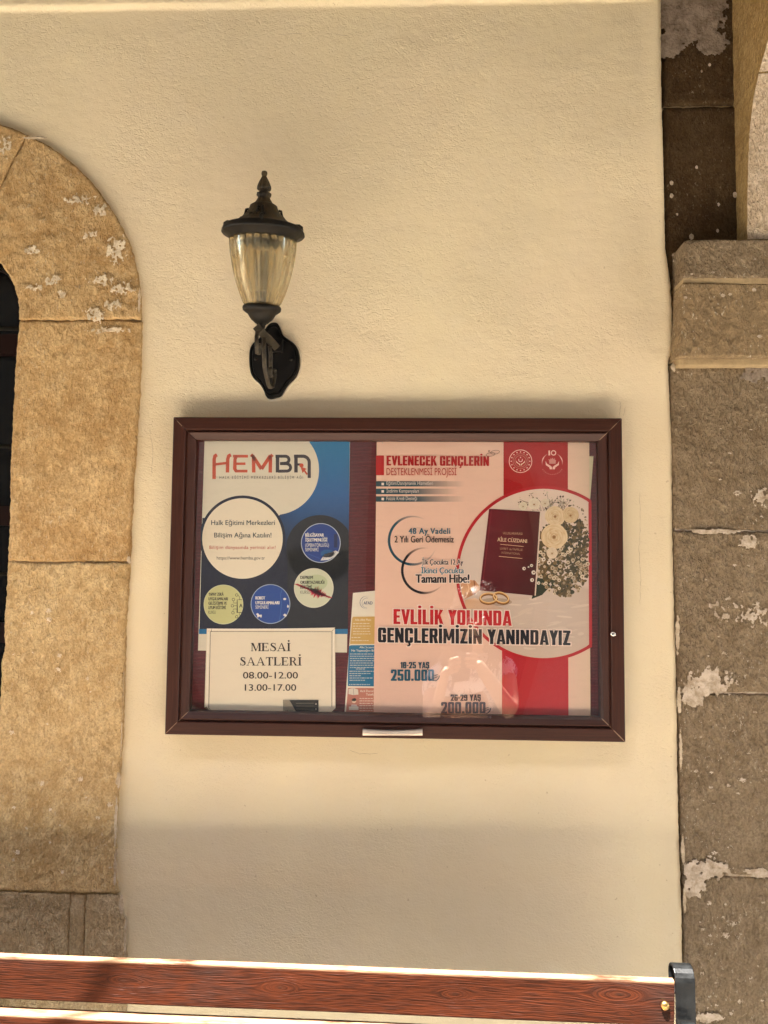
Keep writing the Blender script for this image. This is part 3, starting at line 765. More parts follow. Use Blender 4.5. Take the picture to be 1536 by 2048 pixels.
class Print:
    """flat print laid out on a sheet measured in photo pixels on the plane of that sheet"""
    def __init__(s, y): s.y = y; s.v = []; s.f = []; s.c = []
    def poly(s, pts, col, lay=1, tri=None):
        n = len(s.v); s.v += [(a, b, lay) for a, b in pts]
        fs = tri
        if fs is None:
            fs = [tuple(t) for t in tessellate_polygon([[Vector((a, b, 0)) for a, b in pts]])] if len(pts) > 4 else [tuple(range(len(pts)))]
        for f in fs:
            s.f.append(tuple(i+n for i in f)); s.c.append([col[i] if isinstance(col, list) else col for i in f])
        return s
    def rect(s, x0, y0, x1, y1, col, lay=1): return s.poly([(x0, y0), (x1, y0), (x1, y1), (x0, y1)], col, lay)
    def disc(s, cx, cy, r, col, lay=1, ry=None, n=40, rot=0.0, clip=None):
        ry = ry or r; P = []
        for k in range(n):
            a = 2*math.pi*k/n; x = r*math.cos(a); y = ry*math.sin(a)
            px, py = cx+x*math.cos(rot)-y*math.sin(rot), cy+x*math.sin(rot)+y*math.cos(rot)
            if clip: px = min(max(px, clip[0]), clip[2]); py = min(max(py, clip[1]), clip[3])
            P.append((px, py))
        return s.poly([(cx, cy)]+P, col, lay, [(0, 1+k, 1+(k+1) % n) for k in range(n)])
    def ribbon(s, pts, w, col, lay=1, closed=False, clip=None):
        P = [Vector(p) for p in pts]; N = len(P); L = []; R = []
        for i in range(N):
            t = (P[(i+1) % N]-P[i-1]) if closed else (P[min(i+1, N-1)]-P[max(i-1, 0)])
            t = t.normalized(); nn = Vector((-t.y, t.x)); ww = w[i] if isinstance(w, (list, tuple)) else w
            # mitre
            if 0 < i < N-1 or closed:
                t1 = (P[(i+1) % N]-P[i]).normalized(); c_ = max(.5, t.dot(t1)); ww = ww/c_
            L.append(P[i]+nn*ww/2); R.append(P[i]-nn*ww/2)
        def cl(p):
            if not clip: return tuple(p)
            return (min(max(p[0], clip[0]), clip[2]), min(max(p[1], clip[1]), clip[3]))
        for i in range(N if closed else N-1):
            j = (i+1) % N
            cc = [col[i], col[j], col[j], col[i]] if isinstance(col, list) else col
            s.poly([cl(L[i]), cl(L[j]), cl(R[j]), cl(R[i])], cc, lay)
        return s
    def ring(s, cx, cy, r, w, col, lay=1, a0=0, a1=360, n=64, taper=0, bg=None, ry=None, clip=None):
        P = []; W = []; C = []
        for k in range(n+1):
            t_ = k/n; a = math.radians(a0+(a1-a0)*t_)
            P.append((cx+r*math.cos(a), cy-(ry or r)*math.sin(a)))
            e = min(1, min(t_, 1-t_)/taper) if taper else 1
            W.append(w*(.35+.65*e)); C.append(tuple(x*e+y*(1-e) for x, y in zip(col, bg)) if bg else col)
        return s.ribbon(P, W, C, lay, clip=clip)
    def text(s, t, x0, x1, yb, cap, col, lay=2, bold=0.0, space=1.0, y1=None, slant=0.0, grad=None, fat=None):
        # a heavier face is built from shifted copies of the clean outline, each on its own thin layer
        fx_ = (bold*cap*1.25 if fat is None else fat); fy_ = fx_*.35
        if fx_ > .12:
            offs = [(-1, 0), (1, 0)] if fx_ < .5 else [(-1, -.8), (1, -.8), (-1, .8), (1, .8), (0, 0), (-.5, 0), (.5, 0)]
            for i, (ox, oy) in enumerate(offs):
                s.text(t, x0+fx_+ox*fx_, x1-fx_+ox*fx_, yb-fy_+oy*fy_, cap-2*fy_, col, lay+.4*i, 0.0, space, None if y1 is None else y1-fy_+oy*fy_, slant, grad, 0)
            return s
        bold = 0.0
        v, f = text_polys(t, bold, space); y1 = yb if y1 is None else y1
        pts = [(x0+(x1-x0)*a+slant*b*cap, yb+(y1-yb)*a-cap*b) for a, b in v]
        c = col
        if grad: c = [tuple(p_*(1-min(max(b, 0), 1))+q_*min(max(b, 0), 1) for p_, q_ in zip(col, grad)) for a, b in v]
        return s.poly(pts, c, lay, f)
    def build(s, name, parent, label=None, bend=None):
        org = wloc(parent) if parent else Vector()
        me = bpy.data.meshes.new(name); V = []
        for (a, b, l) in s.v:
            p = U(a, b, s.y); yy = s.y-.00013*l+(bend(p.x, p.z) if bend else 0)
            V.append((p.x-org.x, yy-org.y, p.z-org.z))
        me.from_pydata(V, [], s.f); at = me.color_attributes.new('ink', 'FLOAT_COLOR', 'CORNER')
        arr = []
        for p, cs in zip(me.polygons, s.c):
            for c in cs: arr += [c[0], c[1], c[2], 1.0]
        at.data.foreach_set('color', arr)
        me.materials.append(M['print']); me.update()
        o = bpy.data.objects.new(name, me); COL.objects.link(o)
        if parent: o.parent = parent
        if label: o['label'] = label
        return o
def sheet(pts, y, parent, col, name='paper', th=.0006, bend=None, gcol=None, nu=24, nv=24):
    """paper of real thickness; pts TL,TR,BR,BL in px"""
    org = wloc(parent); V = []; C = []
    for i in range(nu+1):
        for j in range(nv+1):
            a = i/nu; b = j/nv
            x = (pts[0][0]*(1-a)+pts[1][0]*a)*(1-b)+(pts[3][0]*(1-a)+pts[2][0]*a)*b
            z = (pts[0][1]*(1-a)+pts[1][1]*a)*(1-b)+(pts[3][1]*(1-a)+pts[2][1]*a)*b
            p = U(x, z, y); V.append((p.x-org.x, y+(bend(p.x, p.z) if bend else 0)-org.y, p.z-org.z))
            C.append(gcol(a, b) if gcol else col)
    F = grid_faces(nu+1, nv+1); me = bpy.data.meshes.new(name); me.from_pydata(V, [], F)
    at = me.color_attributes.new('ink', 'FLOAT_COLOR', 'CORNER'); arr = []
    for l in me.loops: c = C[l.vertex_index]; arr += [c[0], c[1], c[2], 1.0]
    at.data.foreach_set('color', arr); me.materials.append(M['print']); me.update()
    o = bpy.data.objects.new(name, me); COL.objects.link(o); o.parent = parent
    so_ = o.modifiers.new('thickness', 'SOLIDIFY'); so_.thickness = th; so_.offset = -1 if False else 1
    return o
def block(ch):
    """glyph of a heavy condensed face: list of polygons, advance; cap height 1"""
    t, h, w = .205, .165, .50; o = []
    R = lambda a, b, c, d: o.append([(a, b), (c, b), (c, d), (a, d)])
    def oct_(a, b, c, d, k=.10, op=None):      # rounded box outline as four bars with cut corners
        if op != 'l': o.append([(a, b+k), (a+t, b+k), (a+t, d-k), (a, d-k)])
        R_ = [(c-t, b+k), (c, b+k), (c, d-k), (c-t, d-k)]
        if op != 'r': o.append(R_)
        o.append([(a+k*.55, b), (c-k*.55, b), (c, b+k), (c, b+h+.02) if op == 'r' else (c, b+h), (a, b+h), (a, b+k)]); o.append([(a, d-h), (c, d-h), (c, d-k), (c-k*.55, d), (a+k*.55, d), (a, d-k)])
    if ch == ' ': return o, .26
    if ch in 'EFÉ':
        R(0, 0, t, 1); R(t*.9, 1-h, .42, 1); R(t*.9, .5-h*.42, .38, .5+h*.5)
        if ch == 'E': R(t*.9, 0, .42, h)
        return o, .47
    if ch == 'L': R(0, 0, t, 1); R(t*.9, 0, .42, h); return o, .46
    if ch in 'İI1':
        if ch == '1': R(.10, 0, .10+t, 1); o.append([(0, .86), (0, .72), (.12, .76), (.12, 1), (.10, 1)]); return o, .38
        R(0, 0, t, 1)
        if ch == 'İ': o.append([(t/2+.11*math.cos(k*math.pi/5), 1.17+.095*math.sin(k*math.pi/5)) for k in range(10)])
        return o, t+.07
    if ch == 'V': o.append([(0, 1), (t, 1), (.32, .18), (.28, 0), (.19, 0)]); o.append([(.54, 1), (.54-t, 1), (.24, .18), (.26, 0), (.35, 0)]); return o, .57
    if ch == 'A': o.append([(0, 0), (t*.92, 0), (.31, .85), (.29, 1), (.17, 1)]); o.append([(.56, 0), (.56-t*.92, 0), (.25, .85), (.27, 1), (.39, 1)]); R(.14, .17, .42, .31); return o, .59
    if ch == 'K': R(0, 0, t, 1); o.append([(t, .38), (t, .62), (.32, 1), (.53, 1)]); o.append([(.20, .56), (.34, .68), (.55, 0), (.33, 0)]); return o, .56
    if ch == 'Y': o.append([(0, 1), (t, 1), (.36, .52), (.36, .36), (.17, .40)]); o.append([(.54, 1), (.54-t, 1), (.18, .52), (.18, .36), (.37, .40)]); R(.17, 0, .17+t, .5); return o, .56
    if ch == 'O' or ch == '0': oct_(0, 0, w, 1); return o, w+.07
    if ch == 'U': oct_(0, 0, w, 1); o.pop(); R(0, .85, t, 1); R(w-t, .85, w, 1); return o, w+.07
    if ch == 'N': R(0, 0, t*.92, 1); R(w+.03-t*.92, 0, w+.03, 1); o.append([(0, 1), (t*.95, 1), (w+.03, 0), (w+.03-t*.95, 0)]); return o, w+.10
    if ch == 'M': R(0, 0, t*.9, 1); R(.68-t*.9, 0, .68, 1); o.append([(0, 1), (t, 1), (.40, .2), (.28, .2)]); o.append([(.68, 1), (.68-t, 1), (.28, .2), (.40, .2)]); return o, .75
    if ch == 'D': R(0, 0, t, 1); R(w-t, .1, w, .9); o.append([(0, 0), (w-.07, 0), (w, .1), (w, h), (0, h)]); o.append([(0, 1-h), (w, 1-h), (w, .9), (w-.07, 1), (0, 1)]); return o, w+.07
    if ch in 'GCÇ':
        R(0, .1, t, .9); o.append([(.06, 0), (w-.06, 0), (w, .1), (w, h), (0, h), (0, .1)]); o.append([(0, 1-h), (w, 1-h), (w, .9), (w-.06, 1), (.06, 1), (0, .9)]); R(w-t, .62, w, .9)
        if ch == 'G': R(w-t, .05, w, .52); R(.26, .40, w, .54)
        else: R(w-t, .1, w, .38)
        if ch == 'Ç': o.append([(.20, .02), (.32, .02), (.36, -.12), (.28, -.24), (.14, -.24), (.15, -.16), (.24, -.14), (.22, -.06)])
        return o, w+.07
    if ch in 'RPB':
        R(0, 0, t, 1); R(w-t, .54, w, .9); o.append([(0, 1-h), (w, 1-h), (w, .9), (w-.07, 1), (0, 1)]); o.append([(0, .42), (w-.07, .42), (w, .52), (w, .57), (0, .57)])
        if ch == 'R': o.append([(.22, .45), (.42, .48), (w+.03, 0), (w-t+.02, 0)])
        return o, w+.07
    if ch == 'T': R(.12, 0, .12+t, 1); R(-.02, 1-h, .46, 1); return o, .49
    if ch == 'Z': R(0, 1-h, .46, 1); R(0, 0, .46, h); o.append([(0, .04), (t, .04), (.46, .96), (.46-t, .96)]); return o, .52
    if ch in 'S5Ş':
        if ch == '5': R(0, .48, t, 1); R(0, 1-h, w-.02, 1); o.append([(0, .48), (w-.06, .63), (0, .63)])
        else: R(0, .52, t, .9); o.append([(0, 1-h), (w, 1-h), (w, .9), (w-.06, 1), (.06, 1), (0, .9)]); R(w-t, .70, w, .9)
        o.append([(.02, .46), (w, .42), (w, .52), (w-.07, .62), (.02, .62)]); R(w-t, .1, w, .5); o.append([(.06, 0), (w-.06, 0), (w, .1), (w, h), (0, h), (0, .1)]); R(0, .1, t, .30)
        if ch == 'Ş': o.append([(.20, .02), (.32, .02), (.36, -.12), (.28, -.24), (.14, -.24), (.15, -.16), (.24, -.14), (.22, -.06)])
        return o, w+.07
    if ch in '69': 
        h_ = .20
        R(0, .1 if ch == '6' else .44, t, .9); R(w-t, .1 if ch == '9' else .1, w, .9 if ch == '9' else .56)
        o.append([(.06, 0), (w-.06, 0), (w, .1), (w, h), (0, h), (0, .1)]); o.append([(0, 1-h), (w, 1-h), (w, .9), (w-.06, 1), (.06, 1), (0, .9)]); R(t*.9, .45, w-t*.9, .58)
        if ch == '6': R(w-t, .74, w, .9)
        else: R(0, .1, t, .27)
        return o, w+.07
    if ch == '8': oct_(0, 0, w, 1); R(.1, .43, w-.1, .58); return o, w+.07
    if ch == '2': o.append([(0, 1-h), (w, 1-h), (w, .9), (w-.06, 1), (.06, 1), (0, .9)]); R(0, .68, t, .9); R(w-t, .55, w, .9); o.append([(w-t-.02, .60), (w, .60), (t+.06, .05), (0, .05)]); R(0, 0, w, h); return o, w+.07
    if ch == '.': R(0, 0, t, .19); return o, t+.07
    if ch == '-': R(0, .38, .24, .53); return o, .30
    return o, .3
def block_text(P, s, x0, x1, yb, cap, col, lay, y1=None, grow=0.0):
    y1 = yb if y1 is None else y1; x = 0; G = []
    for ch in s:
        g_, wd = block(ch); G.append((g_, x)); x += wd
    x -= .07; sc = (x1-x0)/x
    for gi, (g_, ox) in enumerate(G):
        for k, q in enumerate(g_):
            pts = []
            c0 = (sum(p[0] for p in q)/len(q), sum(p[1] for p in q)/len(q))
            for a, b in q:
                px, py = x0+(ox+a)*sc, yb+(y1-yb)*(ox+a)/x-cap*b
                cx_, cy_ = x0+(ox+c0[0])*sc, yb+(y1-yb)*(ox+c0[0])/x-cap*c0[1]
                if grow: px += grow*(1 if px > cx_ else -1); py += grow*(1 if py > cy_ else -1)
                pts.append((px, py))
            P.poly(pts, col, lay+.22*k+(.11 if gi % 2 else 0))
K = lambda *c: lin(c)
def lp(a, b, t): t = min(max(t, 0), 1); return tuple(x*(1-t)+y*t for x, y in zip(a, b))

# -------- poster with the network logo
CREAM = K(226, 218, 196); NAVY = K(17, 24, 48); ORG = K(205, 84, 52); DK = K(62, 54, 58)
def hbg(x, y):
    top = lp(K(30, 120, 170), K(38, 96, 158), (y-882)/110); top = lp(top, NAVY, (y-990)/110)
    if x < 600: top = lp(top, NAVY, (600-x)/120*min(1, max(0, (y-940)/60)))
    return top
ph = thing('network_poster', tuple(U(548, 1305, -.0132)), 'blue and cream poster with big orange and grey logo and round badges', 'poster')
YH = -.0134
sheet([(409, 882), (700, 883), (694, 1305), (396, 1301)], YH, ph, CREAM)
P = Print(YH-.0003)
nx_, ny_ = 30, 40
for i in range(nx_):
    for j in range(ny_):
        def q_(i, j):
            b = j/ny_; y = 882.5+(1258-882.5)*b; xl = 409-(409-399)*b; xrr = 699.5-(699.5-695.5)*b
            return (xl+(xrr-xl)*i/nx_, y)
        pp = [q_(i, j), q_(i+1, j), q_(i+1, j+1), q_(i, j+1)]
        P.poly(pp, [hbg(*t_) for t_ in pp], 0)
P.build('blue_field', ph)
P = Print(YH-.0003)
arc = [(548+90*math.cos(math.radians(a)), 940+90*math.sin(math.radians(a))) for a in range(-38, 84, 4)]
P.poly([(409, 882.5)]+[(619, 882.5)]+arc+[(556, 1033), (404.5, 1036)], CREAM, 1)
P.rect(398, 1258, 695.5, 1268, K(20, 110, 160), 1)
P.disc(640, 1098, 68, K(28, 31, 40), 1, n=64, clip=(573, 1030, 697.5, 1257)); P.rect(575, 1098, 696, 1257, K(28, 31, 40), 1)
P.disc(485, 1077, 86, NAVY, 2, n=72, clip=(401.5, 900, 640, 1300)); P.disc(485, 1077, 80.5, K(238, 226, 200), 3, n=72, clip=(402, 900, 640, 1300))
P.build('white_circle_field', ph)
P = Print(YH-.0003)
def st(pts, w, c, l=2): P.ribbon(pts, w, c, l)
# logo letters drawn stroke by stroke
def arcp(cx, cy, r, a0, a1, n=10, ry=None): return [(cx+r*math.cos(math.radians(a0+(a1-a0)*k/n)), cy-(ry or r)*math.sin(math.radians(a0+(a1-a0)*k/n))) for k in range(n+1)]
st([(434, 909.5), (430, 912), (428.4, 918), (428.2, 958)], 7, ORG); st([(428, 929), (454, 926)], 5, ORG)
st([(462, 909.5), (457.5, 912), (455.5, 918), (455, 945)], 7, ORG)
st([(466, 912.5), (496, 912.5)], 5.5, ORG); st([(473, 912.5), (470, 918), (469.5, 938), (473, 943)], 6.5, ORG); st([(471, 942.3), (495, 942.3)], 5.5, ORG); st([(471, 927.5), (491, 927.5)], 5, ORG)
st([(502, 909.5), (507, 914), (507.5, 945)], 7, ORG); st([(505, 911), (523, 938)], 7, ORG); st([(523, 938), (541, 911)], 7, ORG); st([(545, 909.5), (541, 914), (540.5, 945)], 7, ORG)
st([(551, 912.5), (570, 912.5)]+arcp(571, 919.5, 7, 80, -90, 8)+[(560, 927.3)], 6, DK); st([(560, 927.3), (573, 927.3)]+arcp(574, 935, 7.2, 80, -90, 8)+[(556, 942.5)], 6, DK); st([(555, 912), (555, 945)], 7, DK)
st([(588, 912.5), (604, 912.5)]+arcp(606, 925, 12.5, 88, 0, 8)+[(618.5, 956)], 6.5, DK); st([(592, 910), (592, 945)], 7, DK); st([(594, 929), (604, 929)], 4.5, DK)
P.disc(603, 931, 4.2, ORG, 4); P.poly([(601, 933), (614, 938), (610, 940), (616, 948), (613, 950), (608, 943), (605, 946)], ORG, 4)
P.build('logo', ph)
for (t_, a, b, yb, cap, c, bo, sp) in (
    ('HALK EĞİTİMİ MERKEZLERİ BİLİŞİM AĞI', 439, 606, 957.5, 5, K(50, 40, 44), .012, 1.45), ('Halk Eğitimi Merkezleri', 422.5, 550, 1050, 9.6, K(28, 56, 66), .013, 1.0),
    ('Bilişim Ağına Katılın!', 428.5, 543, 1075, 9.6, K(28, 56, 66), .013, 1.0), ('Bilişim dünyasında yerinizi alın!', 419, 551, 1098, 6.6, K(190, 62, 48), .012, 1.06),
    ('https://www.hemba.gov.tr', 433.7, 530, 1119, 6.3, K(60, 50, 46), .010, 1.0)):
    P = Print(YH-.0003); P.text(t_, a, b, yb, cap, c, 5, bo, sp); P.build('lettering', ph)
def badge(cx, cy, fill, rim, lines, extra=None):
    P = Print(YH-.0003); P.disc(cx, cy, 39.6, rim, 3, n=56); P.disc(cx, cy, 38.2, fill, 4, n=56)
    if extra: extra(P)
    for (t_, a, b, yb, cap, c, bo) in lines: P.text(t_, a, b, yb, cap, c, 6, bo)
    P.build('round_badge', ph)
WH = K(235, 232, 225); BL = K(28, 62, 138); INK = K(34, 32, 34)
def kb(P):
    P.disc(655, 1107, 14, K(36, 92, 150), 5, ry=8); P.poly([(641, 1121), (648, 1109), (672, 1101), (678, 1105), (668, 1114), (656, 1120)], K(215, 215, 212), 5)
    for k in range(5): P.ribbon([(646+k*5.5, 1119-k*2.2), (652+k*5.2, 1108-k*1.6)], .7, K(120, 120, 130), 6)
    P.rect(668, 1068, 675, 1095, K(22, 40, 90), 5); P.ribbon([(617, 1108), (640, 1117)], .8, K(60, 100, 170), 5)
badge(641.7, 1086, BL, K(190, 200, 215), [('BİLGİSAYAR', 610.6, 648, 1073.5, 6.6, WH, .04), ('İŞLETMENLİĞİ', 610.6, 655, 1083, 6.6, WH, .04), ('(OPERATÖRLÜĞÜ)', 610.6, 658, 1093.5, 6.6, WH, .0), ('SEMİNERİ', 610.6, 637, 1102.5, 6.6, WH, .0)], kb)
def seis(P):
    r_ = random.Random(3); P.disc(633, 1165, 22, K(190, 200, 160), 5, ry=16)
    for k in range(34):
        a = k/33; x = 592+68*a; y = 1168+27*a; h = 1+13*math.exp(-((a-.62)/.17)**2)*r_.uniform(.3, 1)
        P.poly([(x-2.5, y), (x+r_.uniform(2, 7), y-h), (x+3, y+1), (x-r_.uniform(2, 6), y+h)], K(205, 40, 70), 5)
    P.ribbon([(592, 1168), (620, 1179), (660, 1194)], 1.6, K(190, 30, 60), 5)
badge(627.6, 1176, K(212, 214, 186), K(225, 222, 200), [('DEPREM', 600.7, 626, 1158, 6.3, INK, .04), ('OKURYAZARLIĞI', 600.7, 649, 1167.7, 6.3, INK, .04), ('EĞİTİMİ', 600.7, 624, 1177.3, 6.3, INK, .04), ('KURSU', 600.7, 620, 1187.5, 6.3, K(110, 110, 100), 0)], seis)
def circ(P):
    P.ribbon([(484, 1199.5), (474.5, 1199.5), (474.5, 1225), (484, 1225)], 1.3, INK, 5); P.text('A', 478.5, 485.5, 1215, 7.5, INK, 6, .03)
    for (x, y) in ((473.5, 1190), (467, 1199), (465, 1211.5), (466, 1225.5), (473.5, 1233.5)):
        P.ring(x, y, 2.6, .9, INK, 5, n=20)
    for q in ([(476, 1191), (479, 1193), (479, 1199)], [(467, 1202), (467, 1206), (474, 1206)], [(468, 1211.5), (474, 1211.5)], [(466, 1222), (467, 1218), (474, 1218)], [(479, 1231), (479, 1225)]): P.ribbon(q, .8, INK, 5)
badge(447, 1209, K(203, 203, 142), K(210, 212, 170), [('YAPAY ZEKÂ', 417, 447.5, 1191.5, 6.2, INK, .04), ('UYGULAMALARI', 417, 456, 1200.7, 6.2, INK, .04), ('GELİŞTİRME VE', 417, 454, 1209.5, 6.2, INK, .04), ('UYUM EĞİTİMİ', 417, 452, 1218.3, 6.2, INK, .04), ('KURSU', 417, 431.5, 1227.5, 6.2, INK, 0)], circ)
def dog(P):
    P.poly([(512, 1228), (516, 1226), (519, 1230), (523, 1229), (524, 1232), (522, 1236), (520.5, 1233), (517, 1233.5), (516, 1236), (514.5, 1233), (514, 1230)], WH, 5)
    P.disc(569.5, 1198, 3, WH, 5, ry=2.2); P.poly([(575, 1209), (578, 1212), (576.5, 1216), (574, 1214)], WH, 5); P.poly([(566, 1230), (570, 1227), (574, 1231), (571, 1234)], WH, 5)
    P.ribbon([(565, 1176), (561, 1190), (563, 1208), (561, 1228), (558, 1243)], .7, K(80, 120, 190), 5)
badge(541, 1208, K(30, 74, 152), K(170, 185, 205), [('ROBOT', 511, 530.5, 1199, 6.4, WH, .045), ('UYGULAMALARI', 511, 559, 1208.6, 6.4, WH, .045), ('SEMİNERİ', 511, 537, 1217.3, 6.4, WH, 0)], dog)

# -------- office hours sheet in a clear sleeve
hs = thing('office_hours_sheet', tuple(U(540, 1424, -.0165)), 'cream landscape sheet with opening hours in a clear sleeve over the blue poster', 'sheet')
YO = -.0168; PAPER = K(236, 224, 198)
P = Print(YO); P.poly([(413.5, 1257), (540, 1257.6), (670, 1255), (671, 1416), (660, 1427), (540, 1427.5), (423, 1425), (409, 1415)], PAPER, 0); o = P.build('paper', hs)
P = Print(YO); LN = K(70, 60, 48)
for q in ([(421, 1262.5), (421, 1263), (664, 1263.5)], [(421, 1263), (417.5, 1416), (425, 1424)], [(664, 1263), (663.5, 1414)], [(664.5, 1262), (670, 1256)], [(423, 1258), (423, 1264)]): P.ribbon(q, .9, LN, 1)
for q in ([(415, 1259), (669, 1258)], [(667.5, 1260), (667.5, 1414)], [(416.5, 1264), (413.5, 1414)]): P.ribbon(q, 2.6, K(246, 238, 220), 1)
P.poly([(409, 1415), (413, 1413), (423, 1425)], K(120, 105, 85), 2)
P.build('sleeve_edge', hs)
# serif capitals, drawn glyph by glyph (cap height 1)
def serif(ch):
    t, h, sf = .19, .08, .065; o = []
    R = lambda a, b, c, d: o.append([(a, b), (c, b), (c, d), (a, d)])
    def stem(x, w=t, y0=0, y1=1):
        R(x-w/2, y0, x+w/2, y1); R(x-w/2-.09, y0, x+w/2+.09, y0+sf); R(x-w/2-.09, y1-sf, x+w/2+.09, y1)
    def rib(pts, ws):
        for i in range(len(pts)-1):
            a = Vector(pts[i]); b = Vector(pts[i+1]); t_ = (b-a).normalized(); n_ = Vector((-t_.y, t_.x)); e = t_*.01
            o.append([tuple(a-e+n_*ws[i]/2), tuple(b+e+n_*ws[i+1]/2), tuple(b+e-n_*ws[i+1]/2), tuple(a-e-n_*ws[i]/2)])
    if ch == 'M':
        stem(.17, h); stem(.97); o.append([(.11, 1), (.32, 1), (.62, .12), (.54, 0)]); o.append([(.54, 0), (.60, 0), (.94, 1), (.88, 1)]); return o, 1.14
    if ch == 'E':
        stem(.2); R(.1, 1-h, .74, 1); R(.1, 0, .78, h); R(.2, .48, .56, .54); o.append([(.68, .78), (.74, .78), (.74, 1), (.66, 1)]); o.append([(.74, 0), (.82, .26), (.77, .26), (.66, 0)]); R(.53, .38, .58, .64); return o, .88
    if ch == 'S':
        p = [(.60, .80), (.53, .92), (.40, .97), (.26, .94), (.17, .83), (.20, .70), (.36, .58), (.52, .46), (.62, .33), (.60, .15), (.48, .05), (.33, .03), (.19, .09), (.11, .24)]
        rib(p, [.05, .06, .07, .1, .14, .17, .19, .19, .17, .13, .09, .07, .06, .05]); R(.58, .68, .625, 1.0); R(.085, 0, .13, .34); return o, .76
    if ch == 'A':
        o.append([(.10, 0), (.16, 0), (.52, .90), (.48, 1)]); o.append([(.46, 1), (.54, 1), (.94, 0), (.74, 0)]); R(.26, .30, .74, .36); R(0, 0, .28, sf); R(.64, 0, 1.04, sf); return o, 1.06
    if ch in 'İI':
        stem(.2)
        if ch == 'İ': o.append([(.2+.11*math.cos(k*math.pi/4), 1.24+.11*math.sin(k*math.pi/4)) for k in range(8)])
        return o, .44
    if ch == 'T':
        R(.42-t/2, 0, .42+t/2, 1); R(.25, 0, .59, sf); R(.04, 1-h, .80, 1); o.append([(.02, .74), (.07, .74), (.13, 1), (.03, 1)]); o.append([(.77, .74), (.82, .74), (.81, 1), (.71, 1)]); return o, .86
    if ch == 'L':
        stem(.2); R(.1, 0, .76, h); o.append([(.73, 0), (.81, .3), (.76, .3), (.64, 0)]); return o, .84
    if ch == 'R':
        stem(.2); rib([(.2, .965), (.46, .965), (.60, .90), (.66, .75), (.60, .58), (.46, .51), (.2, .51)], [.06, .07, .12, .17, .12, .07, .06]); o.append([(.38, .51), (.54, .51), (.88, 0), (.68, 0)]); R(.62, 0, 1.0, sf); return o, .98
def serif_line(P, s, x0, x1, yb, cap, col, lay=3):
    x = 0; G = []
    for ch in s:
        g_, wd = serif(ch); G.append((g_, x)); x += wd
    sc = (x1-x0)/x
    for g_, ox in G:
        for k, q in enumerate(g_): P.poly([(x0+(ox+a)*sc, yb-b*cap) for a, b in q], col, lay+.25*k)
P = Print(YO); serif_line(P, 'MESAİ', 501, 582, 1302.3, 16.5, K(44, 34, 24)); P.build('lettering', hs)
P = Print(YO); serif_line(P, 'SAATLERİ', 479, 604, 1331, 16.8, K(44, 34, 24)); P.build('lettering', hs)
P = Print(YO); P.text('08.00-12.00', 486, 596, 1357, 13, K(44, 34, 26), 3, .016); P.build('lettering', hs)
P = Print(YO); P.text('13.00-17.00', 489.6, 592.5, 1381.5, 13, K(44, 34, 26), 3, .016); P.build('lettering', hs)
# -------- small card tucked in front of the sheet
cd = thing('visiting_card', tuple(U(602, 1425, -.0182)), 'small black and silver card at the bottom of the opening hours sheet', 'card')
YC = -.0184
P = Print(YC); P.rect(566, 1400, 637, 1427, K(70, 64, 54), 0); P.build('paper', cd)
P = Print(YC); P.poly([(579, 1400), (637, 1400), (637, 1427), (594, 1427)], K(24, 23, 20), 1); P.poly([(566, 1400), (579, 1400), (594, 1427), (566, 1427)], K(150, 140, 120), 1)
for yy in (1406.5, 1412, 1418): P.ribbon([(592, yy), (628, yy)], .8, K(120, 112, 95), 2)
for yy in (1408, 1418): P.disc(632, yy, 1.6, K(190, 180, 160), 2, n=10)
P.text('0.48 5035', 570, 586, 1423.5, 4, K(40, 36, 30), 2, .01); P.build('print', cd)

# -------- narrow information leaflet, half hidden
lf = thing('information_leaflet', tuple(U(718, 1426, -.0126)), 'narrow leaflet with yellow, blue and pink boxes slipped behind the pink wedding poster', 'leaflet')
YL = -.0130
bnd = lambda x, z: -.004*max(0, (U(712, 1300, YL).x-x)/.03)**1.0*0-.0
sheet([(706, 1186), (764, 1180), (764, 1426), (689, 1426)], YL, lf, K(232, 224, 205))
P = Print(YL-.0003); P.ring(732.5, 1205, 12.5, 1.0, K(120, 125, 140), 1, 60, 290, n=30, taper=.3, bg=K(232, 224, 205)); P.ring(734, 1206, 10, .8, K(150, 150, 160), 1, 80, 270, n=30); P.text('AFAD', 727, 745, 1209, 6.2, K(45, 60, 110), 2, .02); P.build('logo', lf)
def lfbox(pts, c, head, lines, lc=K(240, 234, 215), bold_last=False):
    P = Print(YL-.0003); P.poly(pts, c, 1); r_ = random.Random(int(pts[0][1]))
    for (t_, a, b, yb, cap) in head: P.text(t_, a, b, yb, cap, lc, 2, .012)
    for k, (a, b, yy) in enumerate(lines):
        x = a
        while x < b-2:
            w_ = r_.uniform(2, 7); P.ribbon([(x, yy), (min(x+w_, b), yy)], 1.5, lp(c, lc, .62), 2); x += w_+1.3
    P.build('text_box', lf)
lfbox([(704.5, 1236), (706, 1233.5), (756, 1233), (756, 1288), (700, 1288)], K(205, 168, 96), [('Aile Afet Planı', 710, 742, 1241.5, 4)], [(706, 742, 1247+k*5.2) for k in range(5)]+[(703, 722, 1275), (703, 740, 1281)])
lfbox([(698, 1293), (701, 1290.5), (756, 1290), (756, 1373), (695.5, 1372), (696, 1340)], K(26, 112, 152), [('Afet Sırasında', 719, 752, 1296.5, 4.2), ('Ne Yapacağını Bil', 703, 749, 1303, 4.2)], [(700, 748, 1308+k*4.5) for k in range(7)]+[(712, 730, 1338), (699, 748, 1342.5), (699, 742, 1347), (699, 724, 1351.5), (699, 745, 1356), (699, 730, 1360.5), (698, 740, 1369)])
